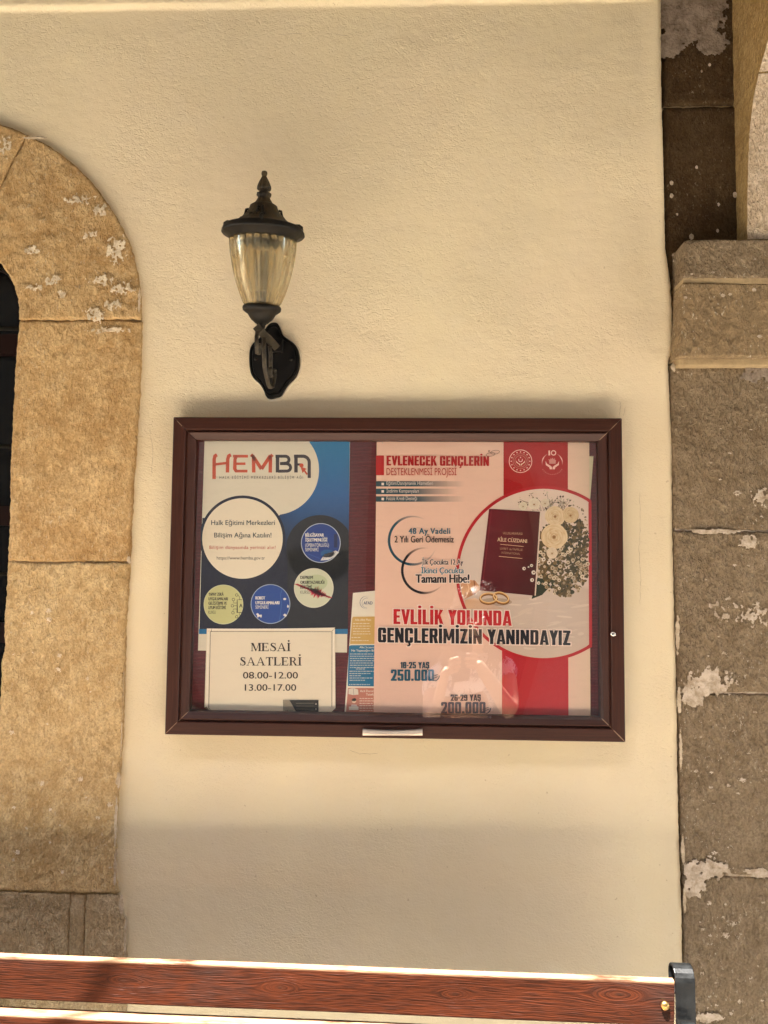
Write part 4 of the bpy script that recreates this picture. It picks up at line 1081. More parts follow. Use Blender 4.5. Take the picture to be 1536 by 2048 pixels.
lfbox([(696, 1376), (756, 1376), (756, 1424), (692, 1424)], K(190, 122, 104), [('Acil Durum', 720, 750, 1384, 4.2), ('Telefon', 732, 752, 1391, 4.2)], [(719, 748, 1397+k*4.8) for k in range(6)])
P = Print(YL-.0003)
P.poly([(697, 1378), (707, 1376), (716, 1379), (717, 1389), (706, 1390), (697, 1388)], K(222, 212, 196), 3); P.ribbon([(706.5, 1376), (707.5, 1390)], .6, K(120, 100, 90), 4)
P.disc(708, 1402, 4.2, K(226, 196, 170), 3); P.disc(708, 1399.5, 4.6, K(70, 50, 45), 3, ry=3); P.poly([(700, 1418), (703, 1409), (713, 1409), (717, 1418)], K(210, 190, 180), 3); P.rect(698, 1413, 717, 1420, K(225, 215, 200), 4); P.build('drawing', lf)

# -------- pale sheet behind the wedding poster
bk = thing('blank_sheet', tuple(U(1182, 1000, -.0128)), 'pale sheet peeping out behind the wedding poster beside the frame', 'sheet')
sheet([(1120, 912), (1187, 912.5), (1179.5, 1010), (1120, 1010)], -.0128, bk, K(215, 205, 170))

# -------- wedding poster
wp = thing('wedding_support_poster', tuple(U(965, 1437, -.0142)), 'pink and red poster with maroon booklet, cream roses and wedding rings', 'poster')
YW_ = -.0144; YQ = YW_-.0003
PK = K(240, 200, 178); PKW = K(214, 186, 160); RED = K(178, 26, 32); TEAL = K(38, 82, 100); BLK = K(30, 28, 36)
def pkg(a, b): return lp(lp(PK, K(226, 190, 172), (b-.6)/.4), K(224, 200, 172), (a-.85)*5)
sheet([(753.5, 880.5), (1178.5, 880.5), (1181, 1438), (747, 1438)], YW_, wp, PK, gcol=pkg)
CL = (753, 881, 1179.5, 1437)
P = Print(YQ); P.rect(1007, 881, 1135.8, 1010, K(170, 20, 24), 1); P.poly([(1004, 1290), (1136.5, 1290), (1137, 1437), (1004, 1437)], K(184, 36, 44), 1); P.build('red_band', wp)
def cclip(P_, x): return x
# picture circle
P = Print(YQ)
CX, CY, CR = 1087, 1147, 171
def cpt(a, r): return (min(CX+r*math.cos(a), 1179.3+.0037*(CY-r*math.sin(a)-881)*1.2), CY-r*math.sin(a))
n = 120; pts = [cpt(2*math.pi*k/n, CR) for k in range(n)]
ccol = [lp(K(214, 200, 188), K(232, 208, 190), 0.5+.5*math.sin(2*math.pi*k/n)) if pts[k][1] < 1180 else K(206, 184, 166) for k in range(n)]
P.poly([(CX, CY)]+pts, [K(212, 194, 180)]+ccol, 2, [(0, 1+k, 1+(k+1) % n) for k in range(n)])
P.ribbon([cpt(2*math.pi*k/n, CR+1.3) for k in range(n)], 6.2, K(184, 30, 38), 3, closed=True)
r_ = random.Random(2)
for k in range(60):
    x = r_.uniform(960, 1170); y = r_.uniform(1195, 1300)
    if math.hypot(x-CX, y-CY) < 155: P.disc(x, y, r_.uniform(6, 26), lp(K(206, 184, 166), K(224, 206, 188), r_.random()), 3-1+.2*r_.random(), ry=r_.uniform(1, 4), rot=r_.uniform(-.4, .1), n=14)
P.build('picture_circle', wp)
# satin ribbon, leaf
P = Print(YQ)
P.poly([(921, 1166), (936, 1158), (951, 1162), (963, 1178), (950, 1188), (930, 1198), (924, 1186)], [K(206, 150, 108), K(232, 186, 144), K(198, 140, 100), K(220, 172, 132), K(160, 108, 74), K(190, 136, 98), K(230, 180, 140)], 3)
P.poly([(930, 1200), (950, 1196), (975, 1206), (1010, 1217), (975, 1219), (932, 1217)], [K(214, 168, 132), K(236, 200, 168), K(216, 180, 150), K(200, 170, 150), K(206, 168, 138), K(222, 180, 148)], 3)
P.ribbon([(948, 1160), (950, 1176), (946, 1188)], 2, K(150, 98, 66), 4); P.ribbon([(934, 1162), (938, 1178), (933, 1192)], 1.5, K(244, 206, 168), 4)
P.poly([(1063, 1198), (1075, 1155), (1088, 1158), (1101, 1172), (1084, 1190)], K(30, 50, 34), 3); P.build('satin_ribbon', wp)
# bouquet
P = Print(YQ); r_ = random.Random(11)
XM = 1178.5
for k in range(950):
    a = r_.uniform(0, 2*math.pi); q = math.sqrt(r_.random()); x = 1128+54*q*math.cos(a); y = 1108+84*q*math.sin(a)
    if x > XM-2 or y < 1012: continue
    c = lp(K(44, 46, 24), K(122, 98, 58), r_.random()**1.3); P.disc(x, y, r_.uniform(2, 6), c, 3+.6*r_.random(), ry=r_.uniform(1.5, 4), rot=r_.uniform(0, 3), n=9)
for k in range(34):         # twigs above
    x0 = r_.uniform(1040, 1130); x1 = x0+r_.uniform(-32, 26); y1 = r_.uniform(978, 1008)
    if math.hypot(x1-CX, y1-CY) > 164: continue
    P.ribbon([(x0, 1022), ((x0+x1)/2+3, 1006), (x1, y1)], .7, K(104, 88, 66), 4)
    for j in range(5): P.disc(x1+r_.uniform(-7, 7), y1+r_.uniform(-4, 12), r_.uniform(1, 2.1), r_.choice([K(84, 66, 48), K(196, 176, 148), K(210, 196, 170)]), 5, n=8)
for k in range(36):
    a = r_.uniform(-1.2, 1.3); x1 = min(XM-2, 1150+30*math.cos(a)); y1 = 1090-90*math.sin(a)*.9
    P.disc(x1+r_.uniform(-5, 1), y1, r_.uniform(1, 2), r_.choice([K(84, 66, 48), K(176, 150, 118)]), 5, n=8)
for k in range(105):        # baby's breath
    a = r_.uniform(0, 2*math.pi); q = math.sqrt(r_.random()); x = 1124+53*q*math.cos(a); y = 1136+58*q*math.sin(a)
    if x > XM-3: continue
    r2 = r_.uniform(1.6, 4.3); c = lp(K(150, 126, 92), K(226, 208, 180), r_.random())
    P.disc(x, y, r2, c, 5+.5*r_.random(), n=12); P.disc(x+.4, y+.3, r2*.38, K(120, 92, 60), 6, n=8)
for (x, y, r2) in ((1048, 1137, 3.4), (1057, 1133, 2), (1063, 1131, 3), (1067, 1145, 4.2), (1064, 1160, 3.8), (1076, 1123, 3.4), (1087, 1119, 4), (1098, 1125, 4.2), (1077, 1166, 3.4), (1060, 1145, 1.4)):
    P.disc(x, y, r2, K(232, 220, 204), 6.6, n=14); P.disc(x+.5, y, r2*.4, K(110, 80, 54), 6.8, n=8)
def rose(cx, cy, R_, c0, c1, sd):
    r2 = random.Random(sd); dk = lp(c0, K(120, 84, 44), .35)
    P.disc(cx, cy, R_*.98, dk, 6, ry=R_*.93, n=26); lay = 6.1
    for ly in range(5):
        rr = R_*(1-ly*.19); nP = (7, 6, 5, 4, 3)[ly]
        for k in range(nP):
            a = 2*math.pi*k/nP+ly*1.1+r2.uniform(-.25, .25); d_ = rr*r2.uniform(.40, .50); x = cx+d_*math.cos(a); y = cy+d_*math.sin(a)+ly*.5
            n_ = 16; w_ = rr*r2.uniform(.46, .56); h_ = rr*r2.uniform(.58, .68); pts = [(x-.35*w_*math.cos(a), y-.35*w_*math.sin(a))]; col = [lp(dk, c1, .15)]
            for q in range(n_):
                t_ = 2*math.pi*q/n_; u_ = w_*math.cos(t_); v_ = h_*math.sin(t_)*(1+.06*math.sin(5*t_+k))
                pts.append((x+u_*math.cos(a)-v_*math.sin(a), y+u_*math.sin(a)+v_*math.cos(a))); col.append(lp(c0, c1, .35+.65*max(0, math.cos(t_))*r2.uniform(.8, 1)))
            P.poly(pts, col, lay, [(0, 1+q, 1+(q+1) % n_) for q in range(n_)]); lay += .035
    P.disc(cx, cy+1, R_*.13, K(150, 104, 56), lay+.02, n=10)
rose(1068, 1008, 12, K(214, 196, 166), K(238, 226, 204), 1); rose(1090, 1006, 9, K(200, 180, 146), K(232, 218, 194), 2); rose(1046, 1012, 9, K(210, 192, 160), K(236, 224, 200), 7)
rose(1141, 1030, 17, K(190, 150, 104), K(226, 202, 160), 3); rose(1110, 1032, 21, K(196, 154, 104), K(234, 212, 174), 4); rose(1108, 1073, 27, K(198, 152, 98), K(238, 216, 176), 5); rose(1104, 1106, 11.5, K(204, 174, 138), K(238, 220, 192), 6)
P.build('bouquet', wp)
# booklet
P = Print(YQ)
P.poly([(1080, 1023.5), (1082.5, 1026), (1071.5, 1191), (1069, 1191.6)], K(226, 206, 186), 6.9)
P.poly([(978, 1017.6), (1080, 1023.5), (1069, 1191.5), (959, 1180.7)], [K(112, 32, 40), K(84, 34, 32), K(70, 26, 26), K(92, 26, 34)], 7)
P.ribbon([(983, 1019), (964, 1180)], 1.2, K(130, 44, 52), 7.2); GO = K(232, 190, 150)
P.text('ULUSLARARASI', 1006, 1044.5, 1068.3, 4.6, lp(GO, K(84, 30, 30), .35), 7.6, 0, y1=1070); P.text('AİLE CÜZDANI', 994.7, 1054, 1082.6, 7.4, K(240, 204, 166), 7.6, .02, y1=1086)
P.ribbon([(1000.6, 1088.6), (1047, 1093)], 1, GO, 7.6); P.text('LIVRET de FAMILLE', 1000, 1045, 1099, 4.4, lp(GO, K(84, 30, 30), .45), 7.6, 0, y1=1102)
P.text('INTERNATIONAL', 1003, 1040, 1107.5, 4.4, lp(GO, K(84, 30, 30), .5), 7.6, 0, y1=1110); P.ribbon([(997.7, 1112.6), (1044.5, 1117)], 1, GO, 7.6)
for (x, y, r2) in ((1048, 1137, 3.4), (1063, 1131, 3), (1067, 1145, 4.2), (1064, 1160, 3.8), (1057, 1134, 1.8)):
    P.disc(x, y, r2, K(232, 220, 204), 7.7, n=14); P.disc(x+.5, y, r2*.4, K(110, 80, 54), 7.8, n=8)
P.build('booklet_picture', wp)
P = Print(YQ)
P.disc(990, 1204, 34, K(176, 154, 136), 2.9, ry=8, n=20)
for (x, y, rx, ry, rt) in ((977, 1196, 16.5, 9.5, 0), (1002, 1195, 15.5, 9.5, .35)):
    for (dx, dy, w_, c, l) in ((0, 2.2, 4.2, K(120, 72, 26), 7.2), (0, 0, 3.2, K(206, 150, 78), 7.4), (0, -.8, 1.1, K(250, 220, 166), 7.6)):
        pts = []
        for k in range(36):
            a = 2*math.pi*k/36; px = rx*math.cos(a); py = ry*math.sin(a); pts.append((x+dx+px*math.cos(rt)-py*math.sin(rt), y+dy+px*math.sin(rt)+py*math.cos(rt)))
        P.ribbon(pts, w_, c, l, closed=True)
P.build('ring_picture', wp)
# heading block
P = Print(YQ); P.rect(752, 911, 768, 950.5, K(186, 30, 34), 1); P.build('red_square', wp)
def wtext(t_, a, b, yb, cap, c, bo=.0, y1=None, halo=0, space=1.0, lay=8):
    P = Print(YQ)
    if bo >= .045 or t_[:5] in ('18-25', '26-29') or t_.startswith('EVLEN'):
        if halo: block_text(P, t_, a, b, yb, cap, K(244, 222, 208), lay-2, y1, halo)
        block_text(P, t_, a, b, yb, cap, c, lay, y1); P.build('lettering', wp); return
    if halo:
        for i in range(8):
            ox, oy = halo*math.cos(i*math.pi/4), halo*math.sin(i*math.pi/4); f_ = bo*cap*1.25
            for sgn in (-1, 1): P.text(t_, a+f_+ox+sgn*f_*.9, b-f_+ox+sgn*f_*.9, yb+oy, cap, K(244, 222, 208), lay+.2*i+.1*(sgn > 0), 0.0, space, y1=None if y1 is None else y1+oy)
    P.text(t_, a, b, yb, cap, c, lay+1.9, bo, space, y1=y1); P.build('lettering', wp)
wtext('EVLENECEK GENÇLERİN', 773, 978, 931, 19.4, K(178, 30, 34), .035, y1=932)
wtext('DESTEKLENMESİ PROJESİ', 773, 913, 950.5, 14, K(186, 60, 56), -.012)
for i, (y0, y1, xe, t_, te) in enumerate(((962.5, 973, 930, 'Eğitim/Danışmanlık Hizmetleri', 866), (977.3, 988.5, 915, 'İndirim Kampanyaları', 837.5), (992.5, 1003.5, 930, 'Faizsiz Kredi Desteği', 834))):
    P = Print(YQ); n_ = 14
    for k in range(n_):
        a = 752+(xe-752)*k/n_; b = 752+(xe-752)*(k+1)/n_; f = lambda x: lp(K(44, 78, 90), PK, max(0, (x-752)/(xe-752)-.45)/.55)
        P.poly([(a, y0), (b, y0), (b, y1), (a, y1)], [f(a), f(b), f(b), f(a)], 1)
    P.rect(763, y0+3, 768, y0+8, K(240, 225, 215), 2); P.text(t_, 773, te, y1-3.2, 7.2, K(238, 222, 212), 3, .006); P.build('bullet_bar', wp)
P = Print(YQ)
P.ring(826, 1081, 48, 5, TEAL, 2, 58, 340, n=60, taper=.28, bg=PK); P.build('teal_arc', wp)
P = Print(YQ); P.ring(849.5, 1141, 45, 5, BLK, 3, 80, 320, n=60, taper=.25, bg=PK); P.build('black_arc', wp)
wtext('48 Ay Vadeli', 817, 900.5, 1068, 12, K(44, 100, 122), .03, space=1.1)
wtext('2 Yılı Geri Ödemesiz', 789, 907.6, 1085, 13, BLK, .014)
wtext('İlk Çocukta 12 Ay', 844, 926.5, 1129.3, 10.6, K(60, 50, 58), .03, halo=1)
wtext('İkinci Çocukta', 842, 928, 1146.8, 12, K(60, 118, 140), .03, halo=1)
wtext('Tamamı Hibe!', 831, 939, 1165.6, 17, BLK, .04, halo=1.6)
wtext('EVLİLİK YOLUNDA', 787, 1022, 1248, 30, K(190, 28, 36), .06, y1=1251.5, halo=1.9)
wtext('GENÇLERİMİZİN YANINDAYIZ', 756, 1140.5, 1284.5, 29.5, K(28, 28, 36), .06, y1=1290.5, halo=1.9, lay=13)
wtext('18-25 YAŞ', 801, 858.5, 1336.5, 12.5, K(36, 74, 92), .03)
wtext('250.000', 781.6, 868, 1361.5, 22.5, K(36, 90, 112), .045)
wtext('26-29 YAŞ', 901, 961.5, 1401.5, 12.5, K(52, 54, 66), .03)
wtext('200.000', 882, 971, 1426.5, 22.5, K(44, 62, 84), .045)
P = Print(YQ)
for ox, oy, c in ((0, 0, K(44, 72, 84)), (102.5, 65, K(44, 54, 74))):
    P.ribbon([(867+ox, 1346+oy), (866+ox, 1361+oy), (872+ox, 1361.5+oy), (877+ox, 1357+oy), (879+ox, 1351+oy)], 1.7, c, 9)
    for dy in (0, 4.2): P.ribbon([(862.5+ox, 1354+oy+dy), (875+ox, 1349+oy+dy)], 1.3, c, 9)
P.build('lira_sign', wp)
# round seals on the red band
P = Print(YQ); LT = K(246, 196, 182)
P.ring(1041, 922.5, 22.6, 1.5, LT, 3); P.ring(1041, 922.5, 13.2, 5.2, K(196, 104, 92), 3); P.ring(1041, 922.5, 13.2, 2.4, K(164, 48, 44), 3.4)
for k in range(16): a = math.pi*2*k/16; P.disc(1041+18.6*math.cos(a), 922.5+18.6*math.sin(a), 1.35, LT, 3.5, n=8)
P.ring(1041, 919.8, 3.7, 1.5, LT, 4, 150, 390, n=16); P.disc(1041, 915, 1.3, LT, 4, n=8)
for s_ in (-1, 1): P.poly([(1041+s_*9, 921), (1041+s_*8, 925.5), (1041+s_*4, 928), (1041+s_*1, 931.5), (1041+s_*.4, 929.5), (1041+s_*1.6, 927.5), (1041+s_*5, 926)], K(250, 222, 196), 4)
P.build('round_seal', wp)
P = Print(YQ); cx, cy = 1104.5, 926
P.ring(cx, cy, 20.3, 2.2, LT, 3, 115, 195, n=30, taper=.5, bg=K(170, 20, 24)); P.ring(cx, cy, 20.3, 2.2, LT, 3, 65, -15, n=30, taper=.5, bg=K(170, 20, 24))
P.text('1', 1096.8, 1100.2, 911, 10, LT, 4, .05); P.ring(1107, 905.8, 4.4, 1.9, LT, 4, n=20)
for s_ in (-1, 1): P.poly([(cx+s_*13.5, 922), (cx+s_*13, 930), (cx+s_*6, 935), (cx+s_*5, 938.6), (cx+s_*.5, 938.6), (cx+s_*.8, 934), (cx+s_*4.5, 931), (cx+s_*10.5, 927.5)], LT, 4)
P.poly([(1098.5, 927.5), (1098, 921), (1096.5, 918.5), (1100, 919.5), (1101.5, 916), (1103, 918.5), (1105, 915.5), (1107, 918.5), (1110, 915.5), (1109, 919), (1112, 920.5), (1111, 927.5)], K(214, 140, 130), 4)
for k in range(13): a = math.radians(215+110*k/12); P.disc(cx+23*math.cos(a), cy-23*math.sin(a), .9, K(214, 130, 118), 4, n=6)
P.build('anniversary_seal', wp)
P = Print(YQ)
for (x, y, rx, ry) in ((981, 909, 9, 3.6), (990, 904.5, 9, 3.8)):
    P.ribbon([(x+rx*math.cos(k*.35), y+ry*math.sin(k*.35)-.12*rx*math.cos(k*.35)) for k in range(19)], .9, K(150, 112, 98), 3)
P.disc(978, 902, 1.8, K(150, 112, 98), 3, n=8); P.build('ring_sketch', wp)
q = MB()
for (x, y) in ((765, 885.5), (1159, 886.5)): ball(q, U(x, y, YW_-.001), .0014, 8, (1, .6, 1))
q.build('pins', M['alu'], wp, smooth=True)

# ================================================================== LANTERN
YLn = -.150
foot = U(523, 656, YLn)
lan = thing('wall_lantern', tuple(U(550, 722, 0)), 'black and bronze wall lantern with fluted glass shade and pointed finial above the notice board', 'lamp')
plx = [(548, 646), (556, 647), (561.5, 658), (566, 672), (577, 680), (589, 688), (597, 700), (600, 720), (599, 737), (592, 755), (578, 768), (569, 782), (562.5, 793.5), (551, 796.5), (541, 799), (533, 795.5), (529, 783), (520, 768), (507, 758), (501, 744), (499, 722), (500, 699), (507, 687), (518, 680), (526.5, 668), (533.5, 655), (540, 648)]
# smooth the outline
def smooth_loop(p, it=2):
    for _ in range(it):
        q = []
        for i in range(len(p)):
            a = p[i]; b = p[(i+1) % len(p)]; q += [(a[0]*.75+b[0]*.25, a[1]*.75+b[1]*.25), (a[0]*.25+b[0]*.75, a[1]*.25+b[1]*.75)]
        p = q
    return p
pl = smooth_loop(plx, 2); cxp, cyp = 549.5, 722
def plate_ring(s, y):
    V = []
    for (a, b) in pl:
        p = U(a, b, -.004); c = U(cxp, cyp, -.004); V.append((c.x+(p.x-c.x)*s, y, c.z+(p.z-c.z)*s))
    return V
q = MB(); rings = [(1.0, .004), (1.0, -.010), (.985, -.0125), (.93, -.0130), (.905, -.0105), (.885, -.0105), (.86, -.0155), (.5, -.0165)]
V = []
for s_, y in rings: V += plate_ring(s_, y)
n = len(pl); fs = []
for i in range(len(rings)-1):
    for k in range(n): l = (k+1) % n; fs.append((i*n+k, i*n+l, (i+1)*n+l, (i+1)*n+k))
fs.append(tuple((len(rings)-1)*n+k for k in range(n)))
q.add(V, fs); bp = q.build('back_plate', M['iron_black'], lan, smooth=False)
for (a, b) in ((511, 718), (582, 719)):
    q = MB(); p = U(a, b, -.017); lathe(q, p, [(.0042, 0), (.0038, .0022), (.0018, .0034), (.0003, .0037)], 14, M=Matrix.Rotation(math.radians(90), 3, 'X')); q.build('screw', M['iron'], bp, smooth=True)
# unpainted rim of old plaster around the plate
q = MB(); V = plate_ring(1.0, -.0012)+plate_ring(1.045, -.0022)+plate_ring(1.055, .004); V = [(x+.0016, y, z-.0008) for x, y, z in V]
fs = []
for i in range(2):
    for k in range(n): l = (k+1) % n; fs.append((i*n+k, i*n+l, (i+1)*n+l, (i+1)*n+k))
q.add(V, fs); q.build('plaster_lip', simple('bare_white_plaster', (.78, .68, .52), .9), wall, smooth=True)
# lantern body: lathe profile given in px along the axis, scale at its depth
SC = (FW.dot(foot-CAM))/F_PX
tilt = math.radians(1.7)
MT = Matrix.Rotation(tilt, 3, 'Y') @ Matrix.Rotation(math.radians(9), 3, 'X')      # leans away from the wall
def pz(py): return (656-py)*SC*.99
def LP(prof): return [(r*SC, pz(y)) for y, r in prof]
part = lambda prof, name, mat, **k: lathe(MB(), foot, LP(prof), k.pop('n', 48), M=MT, **k).build(name, mat, lan, smooth=True)
part([(656, 4), (656, 7), (651, 7.5), (649, 10), (647.5, 10), (647, 13), (644, 16), (640, 21), (634, 25), (629, 28), (625, 34), (622, 37.5), (617, 38.5), (613, 37), (612, 34), (616, 30), (616, 4)], 'shade_holder', M['iron'])
part([(468, 60), (461, 74), (459, 70), (456.5, 68), (455, 62), (450, 53), (443, 44), (435, 36), (428, 30.5), (422, 28), (417, 26.5), (414, 22), (412.5, 19)], 'roof_cap', M['iron_dust'], flute=.006, nf=24, n=96)
part([(472, 58), (486, 62.5), (483, 66.5), (479, 68.5), (474, 79.5), (471.5, 81.8), (467, 81), (464.5, 78.5), (462.5, 79), (459.5, 76), (458.5, 72)], 'rim', M['iron'], n=96)
part([(413, 19), (410, 16), (403, 12), (399, 11), (398, 13.5), (395, 14.2), (392, 13.5), (391, 8), (388, 7), (387, 11), (384, 13.8), (379, 13.2), (371, 10), (362, 5.5), (359, 4), (357, 5.2), (353.5, 5.8), (350, 4.5), (348.5, .3)], 'finial', M['iron_dust'], flute=.05, nf=12, n=60)
# fluted glass: outer and inner skin
gp = [(612, 33), (606, 37), (590, 43.5), (570, 50), (550, 55), (530, 59), (512, 62), (496, 63.5), (484, 64)]
V = MB(); N_ = 176
def glob(prof, off, fl):
    vs = []
    for (y, r) in prof:
        for k in range(N_):
            th = 2*math.pi*k/N_; ph_ = math.cos(24*th); rr = (r*SC-off)*(1+fl*(abs(ph_)**.6*(1 if ph_ > 0 else -1)))
            vs.append(foot+MT @ Vector((rr*math.cos(th), rr*math.sin(th), pz(y))))
    return vs
o1 = glob(gp, 0, .042); o2 = glob(gp[::-1], .0026, 0)
vs = o1+o2; R_ = len(gp)*2; fs = []
for i in range(R_):
    for k in range(N_): l = (k+1) % N_; j = (i+1) % R_; fs.append((i*N_+k, i*N_+l, j*N_+l, j*N_+k))
V.add(vs, fs); V.build('glass_shade', M['lampglass'], lan, smooth=True)
q = MB(); lathe(q, foot, [(12*SC, pz(614)), (13*SC, pz(600)), (13*SC, pz(585)), (11*SC, pz(583))], 24, M=MT, capt=True); q.build('bulb_socket', M['bench_iron'], lan, smooth=True)
q = MB(); lathe(q, foot, [(11*SC, pz(584)), (13*SC, pz(575)), (17*SC, pz(560)), (17*SC, pz(535)), (14*SC, pz(515)), (8*SC, pz(505)), (1*SC, pz(502))], 28, M=MT); q.build('bulb', M['bulb'], lan, smooth=True)
# scrolls lying on the cap
for a in (8, 98, 188, 278):
    ca, sa = math.cos(math.radians(a)), math.sin(math.radians(a))
    pr = [(29, 430), (31, 426), (34, 427), (35, 432), (36.5, 438), (44, 448), (53, 452), (63, 453.5), (70, 453.5), (74.5, 457), (75, 462), (72, 466)]
    pts = [foot+MT @ Vector((r*SC*ca, r*SC*sa, pz(y-2))) for r, y in pr]
    q = MB(); tube(q, pts, [.0016, .0024, .0026, .0028, .0030, .0032, .0032, .0034, .0038, .0046, .0046, .003], 8, up=Vector((-sa, ca, 0))); q.build('scroll', M['iron'], lan, smooth=True)
# small leaf ornament on the front of the cap
for a in (-97, 0+173, 83):
    ca, sa = math.cos(math.radians(a)), math.sin(math.radians(a)); q = MB()
    for (da, r, y, s1, s2, s3) in ((0, 33, 428, .0035, .0035, .0035), (0, 36.5, 436, .0045, .0045, .008), (-8, 41, 445, .006, .006, .004), (8, 41, 445, .006, .006, .004), (0, 43, 447, .004, .005, .008), (-17, 42, 442, .006, .004, .0025), (17, 42, 442, .006, .004, .0025)):
        c2, s2_ = math.cos(math.radians(a+da)), math.sin(math.radians(a+da)); p = foot+MT @ Vector((r*SC*c2, r*SC*s2_, pz(y))); ball(q, p, 1.0, 8, (s1, s2, s3))
    q.build('leaf_ornament', M['iron'], lan, smooth=True)
# bracket arm and scrollwork between plate and holder
px0 = foot.x
boss = U(552, 692, -.02)
q = MB(); box(q, (boss.x, -.022, boss.z), (.034, .016, .034), Matrix.Rotation(.0, 3, 'Y')); q.build('arm_boss', M['iron_black'], lan, bevel=.002)
q = MB(); tube(q, [(boss.x, -.016, boss.z-.001), (boss.x-.002, -.07, boss.z-.004), (px0+.003, -.135, foot.z-.012), (px0-.002, -.178, foot.z-.010)], .0088, 4, up=Vector((.75, 0, .66))); q.build('arm', M['iron_bracket'], lan, bevel=.001)
q = MB(); tube(q, [foot+Vector((0, 0, -.014)), foot+Vector((0, 0, .003))], .0075, 12); q.build('stem', M['iron'], lan, smooth=True)
def yz(pts, x, dx=0): return [(x+dx*i/len(pts), a, b) for i, (a, b) in enumerate(pts)]
zb_ = foot.z
lowz = U(540, 774, -.09).z
sc1 = [(-.150, zb_-.022), (-.152, zb_-.05), (-.145, zb_-.085), (-.125, lowz+.018), (-.100, lowz+.003), (-.080, lowz+.0), (-.060, lowz+.006), (-.045, lowz+.024), (-.040, lowz+.042), (-.046, lowz+.052), (-.054, lowz+.048)]
q = MB(); tube(q, yz(sc1, px0+.006, .008), .0035, 8, up=Vector((1, 0, 0)), flat=(1.5, .7)); q.build('scroll_bar', M['iron_bracket'], lan, smooth=True)
sc2 = [(-.175, zb_-.016), (-.186, zb_-.03), (-.188, zb_-.05), (-.180, zb_-.066), (-.168, zb_-.064), (-.165, zb_-.05), (-.172, zb_-.042)]
q = MB(); tube(q, yz(sc2, px0-.004, .004), .0034, 8, flat=(1.4, .8)); q.build('scroll_bar', M['iron_bracket'], lan, smooth=True)
sc3 = [(-.110, zb_-.03), (-.100, zb_-.05), (-.098, zb_-.08), (-.104, zb_-.10), (-.114, zb_-.098), (-.116, zb_-.086), (-.110, zb_-.078)]
q = MB(); tube(q, yz(sc3, px0+.012, .004), .0034, 8, flat=(1.4, .8)); q.build('scroll_bar', M['iron_bracket'], lan, smooth=True)
q = MB(); p = U(546, 747, -.06); box(q, p, (.013, .012, .010), Matrix.Rotation(.6, 3, 'Y')); q.build('rivet_block', M['iron'], lan, bevel=.0015)

# ================================================================== BENCH
BY = -.325
pr_ = U(1349, 1963, BY); zt = pr_.z
pl_ = None
# same height at the left end of the picture gives the depth there
d = FW+RT*((0-768)/F_PX)+UP*(-(1912-1024)/F_PX); tt = (zt-CAM.z)/d.z; pl_ = CAM+d*tt
ang = math.atan((pl_.y-pr_.y)/(pl_.x-pr_.x))
ang = max(-.09, min(.09, ang))
print('bench', pr_, pl_, math.degrees(ang))
LB = 2.40
bench = thing('park_bench', (pr_.x-LB/2, BY+.1, 0), 'varnished reddish pine bench with black iron ends below the notice board', 'bench')
RB_ = Matrix.Rotation(ang, 3, 'Z'); org = Vector((pr_.x, BY, 0))
def bw(l, dy, z): return org+RB_ @ Vector((-l, dy, z))       # l metres from the right end, dy back from the front face
def plank(z0, hgt, th, dy, lean, knots, seed, flat=False, name='plank'):
    """board lying along the bench; its front face carries the grain field"""
    nl, nh = 560, 26; q = MB(); me_v = []; gr = []; kn = []; wo = []
    c, s = math.cos(lean), math.sin(lean)
    prof = []     # (depth, height, worn)
    b = .004
    prof += [(0, -hgt), (0, -hgt+b)]
    hs_ = np.linspace(-hgt+b, -b, nh)[1:-1]; prof = [(b*.9, -hgt, 0), (b*.25, -hgt+b*.35, 0), (0, -hgt+b, 0)]+[(0, h, 0) for h in hs_]+[(0, -b, .5), (b*.25, -b*.3, 1), (b, 0, 1)]+[(x, 0, 1) for x in np.linspace(b, th-b, 7)[1:-1]]+[(th-b, 0, 1), (th-b*.2, -b*.3, .6), (th, -b, .3), (th, -hgt+b, 0), (th-b, -hgt, 0)]
    npf = len(prof)
    for i in range(nl):
        l = LB*i/(nl-1)
        for (a, h, wn) in prof:
            hh = h+.0012*float(math.sin(l*4+seed))
            yy = a*c+h*(-s) if not flat else a
            zz = (h*c+a*s*0)
            wob = .0008*math.sin(l*9+h*60+seed)
            me_v.append(tuple(bw(l, dy+yy+wob, z0+zz)))
            x_, z_ = l, h+a*.6
            gg = z_+.004*math.sin(l*2.1+seed)+.003*math.sin(l*5.3+seed*2)
            km = 0
            for (kx, kz, ka) in knots:
                ka = ka*.72
                dz = z_-kz; dx = (x_-kx)/3.2; r2 = dx*dx+dz*dz+1e-7; a2 = ka*ka
                rr_ = math.sqrt(r2); gg -= dz*a2/max(r2, a2)+(max(0, ka-rr_) if rr_ < ka else 0)
                km = max(km, math.exp(-r2*3.5/(a2*.22)))
            gr.append(gg+seed); kn.append(km); wo.append(wn)
    fs = []
    for i in range(nl-1):
        for k in range(npf): l_ = (k+1) % npf; fs.append((i*npf+k, (i+1)*npf+k, (i+1)*npf+l_, i*npf+l_))
    fs.append(tuple(range(npf))); fs.append(tuple((nl-1)*npf+k for k in range(npf))[::-1])
    q.add(me_v, fs); o = q.build(name, M['wood'], bench, smooth=False)
    for nm, arr in (('grain', gr), ('knot', kn), ('worn', wo)):
        at = o.data.attributes.new(nm, 'FLOAT', 'POINT'); at.data.foreach_set('value', np.array(arr, dtype=np.float32))
    return o
hg = .086
def lx(px, py):   # photo px on the front face -> distance from the right end
    p = U(px, py, BY); return (pr_.x-p.x)/math.cos(ang)
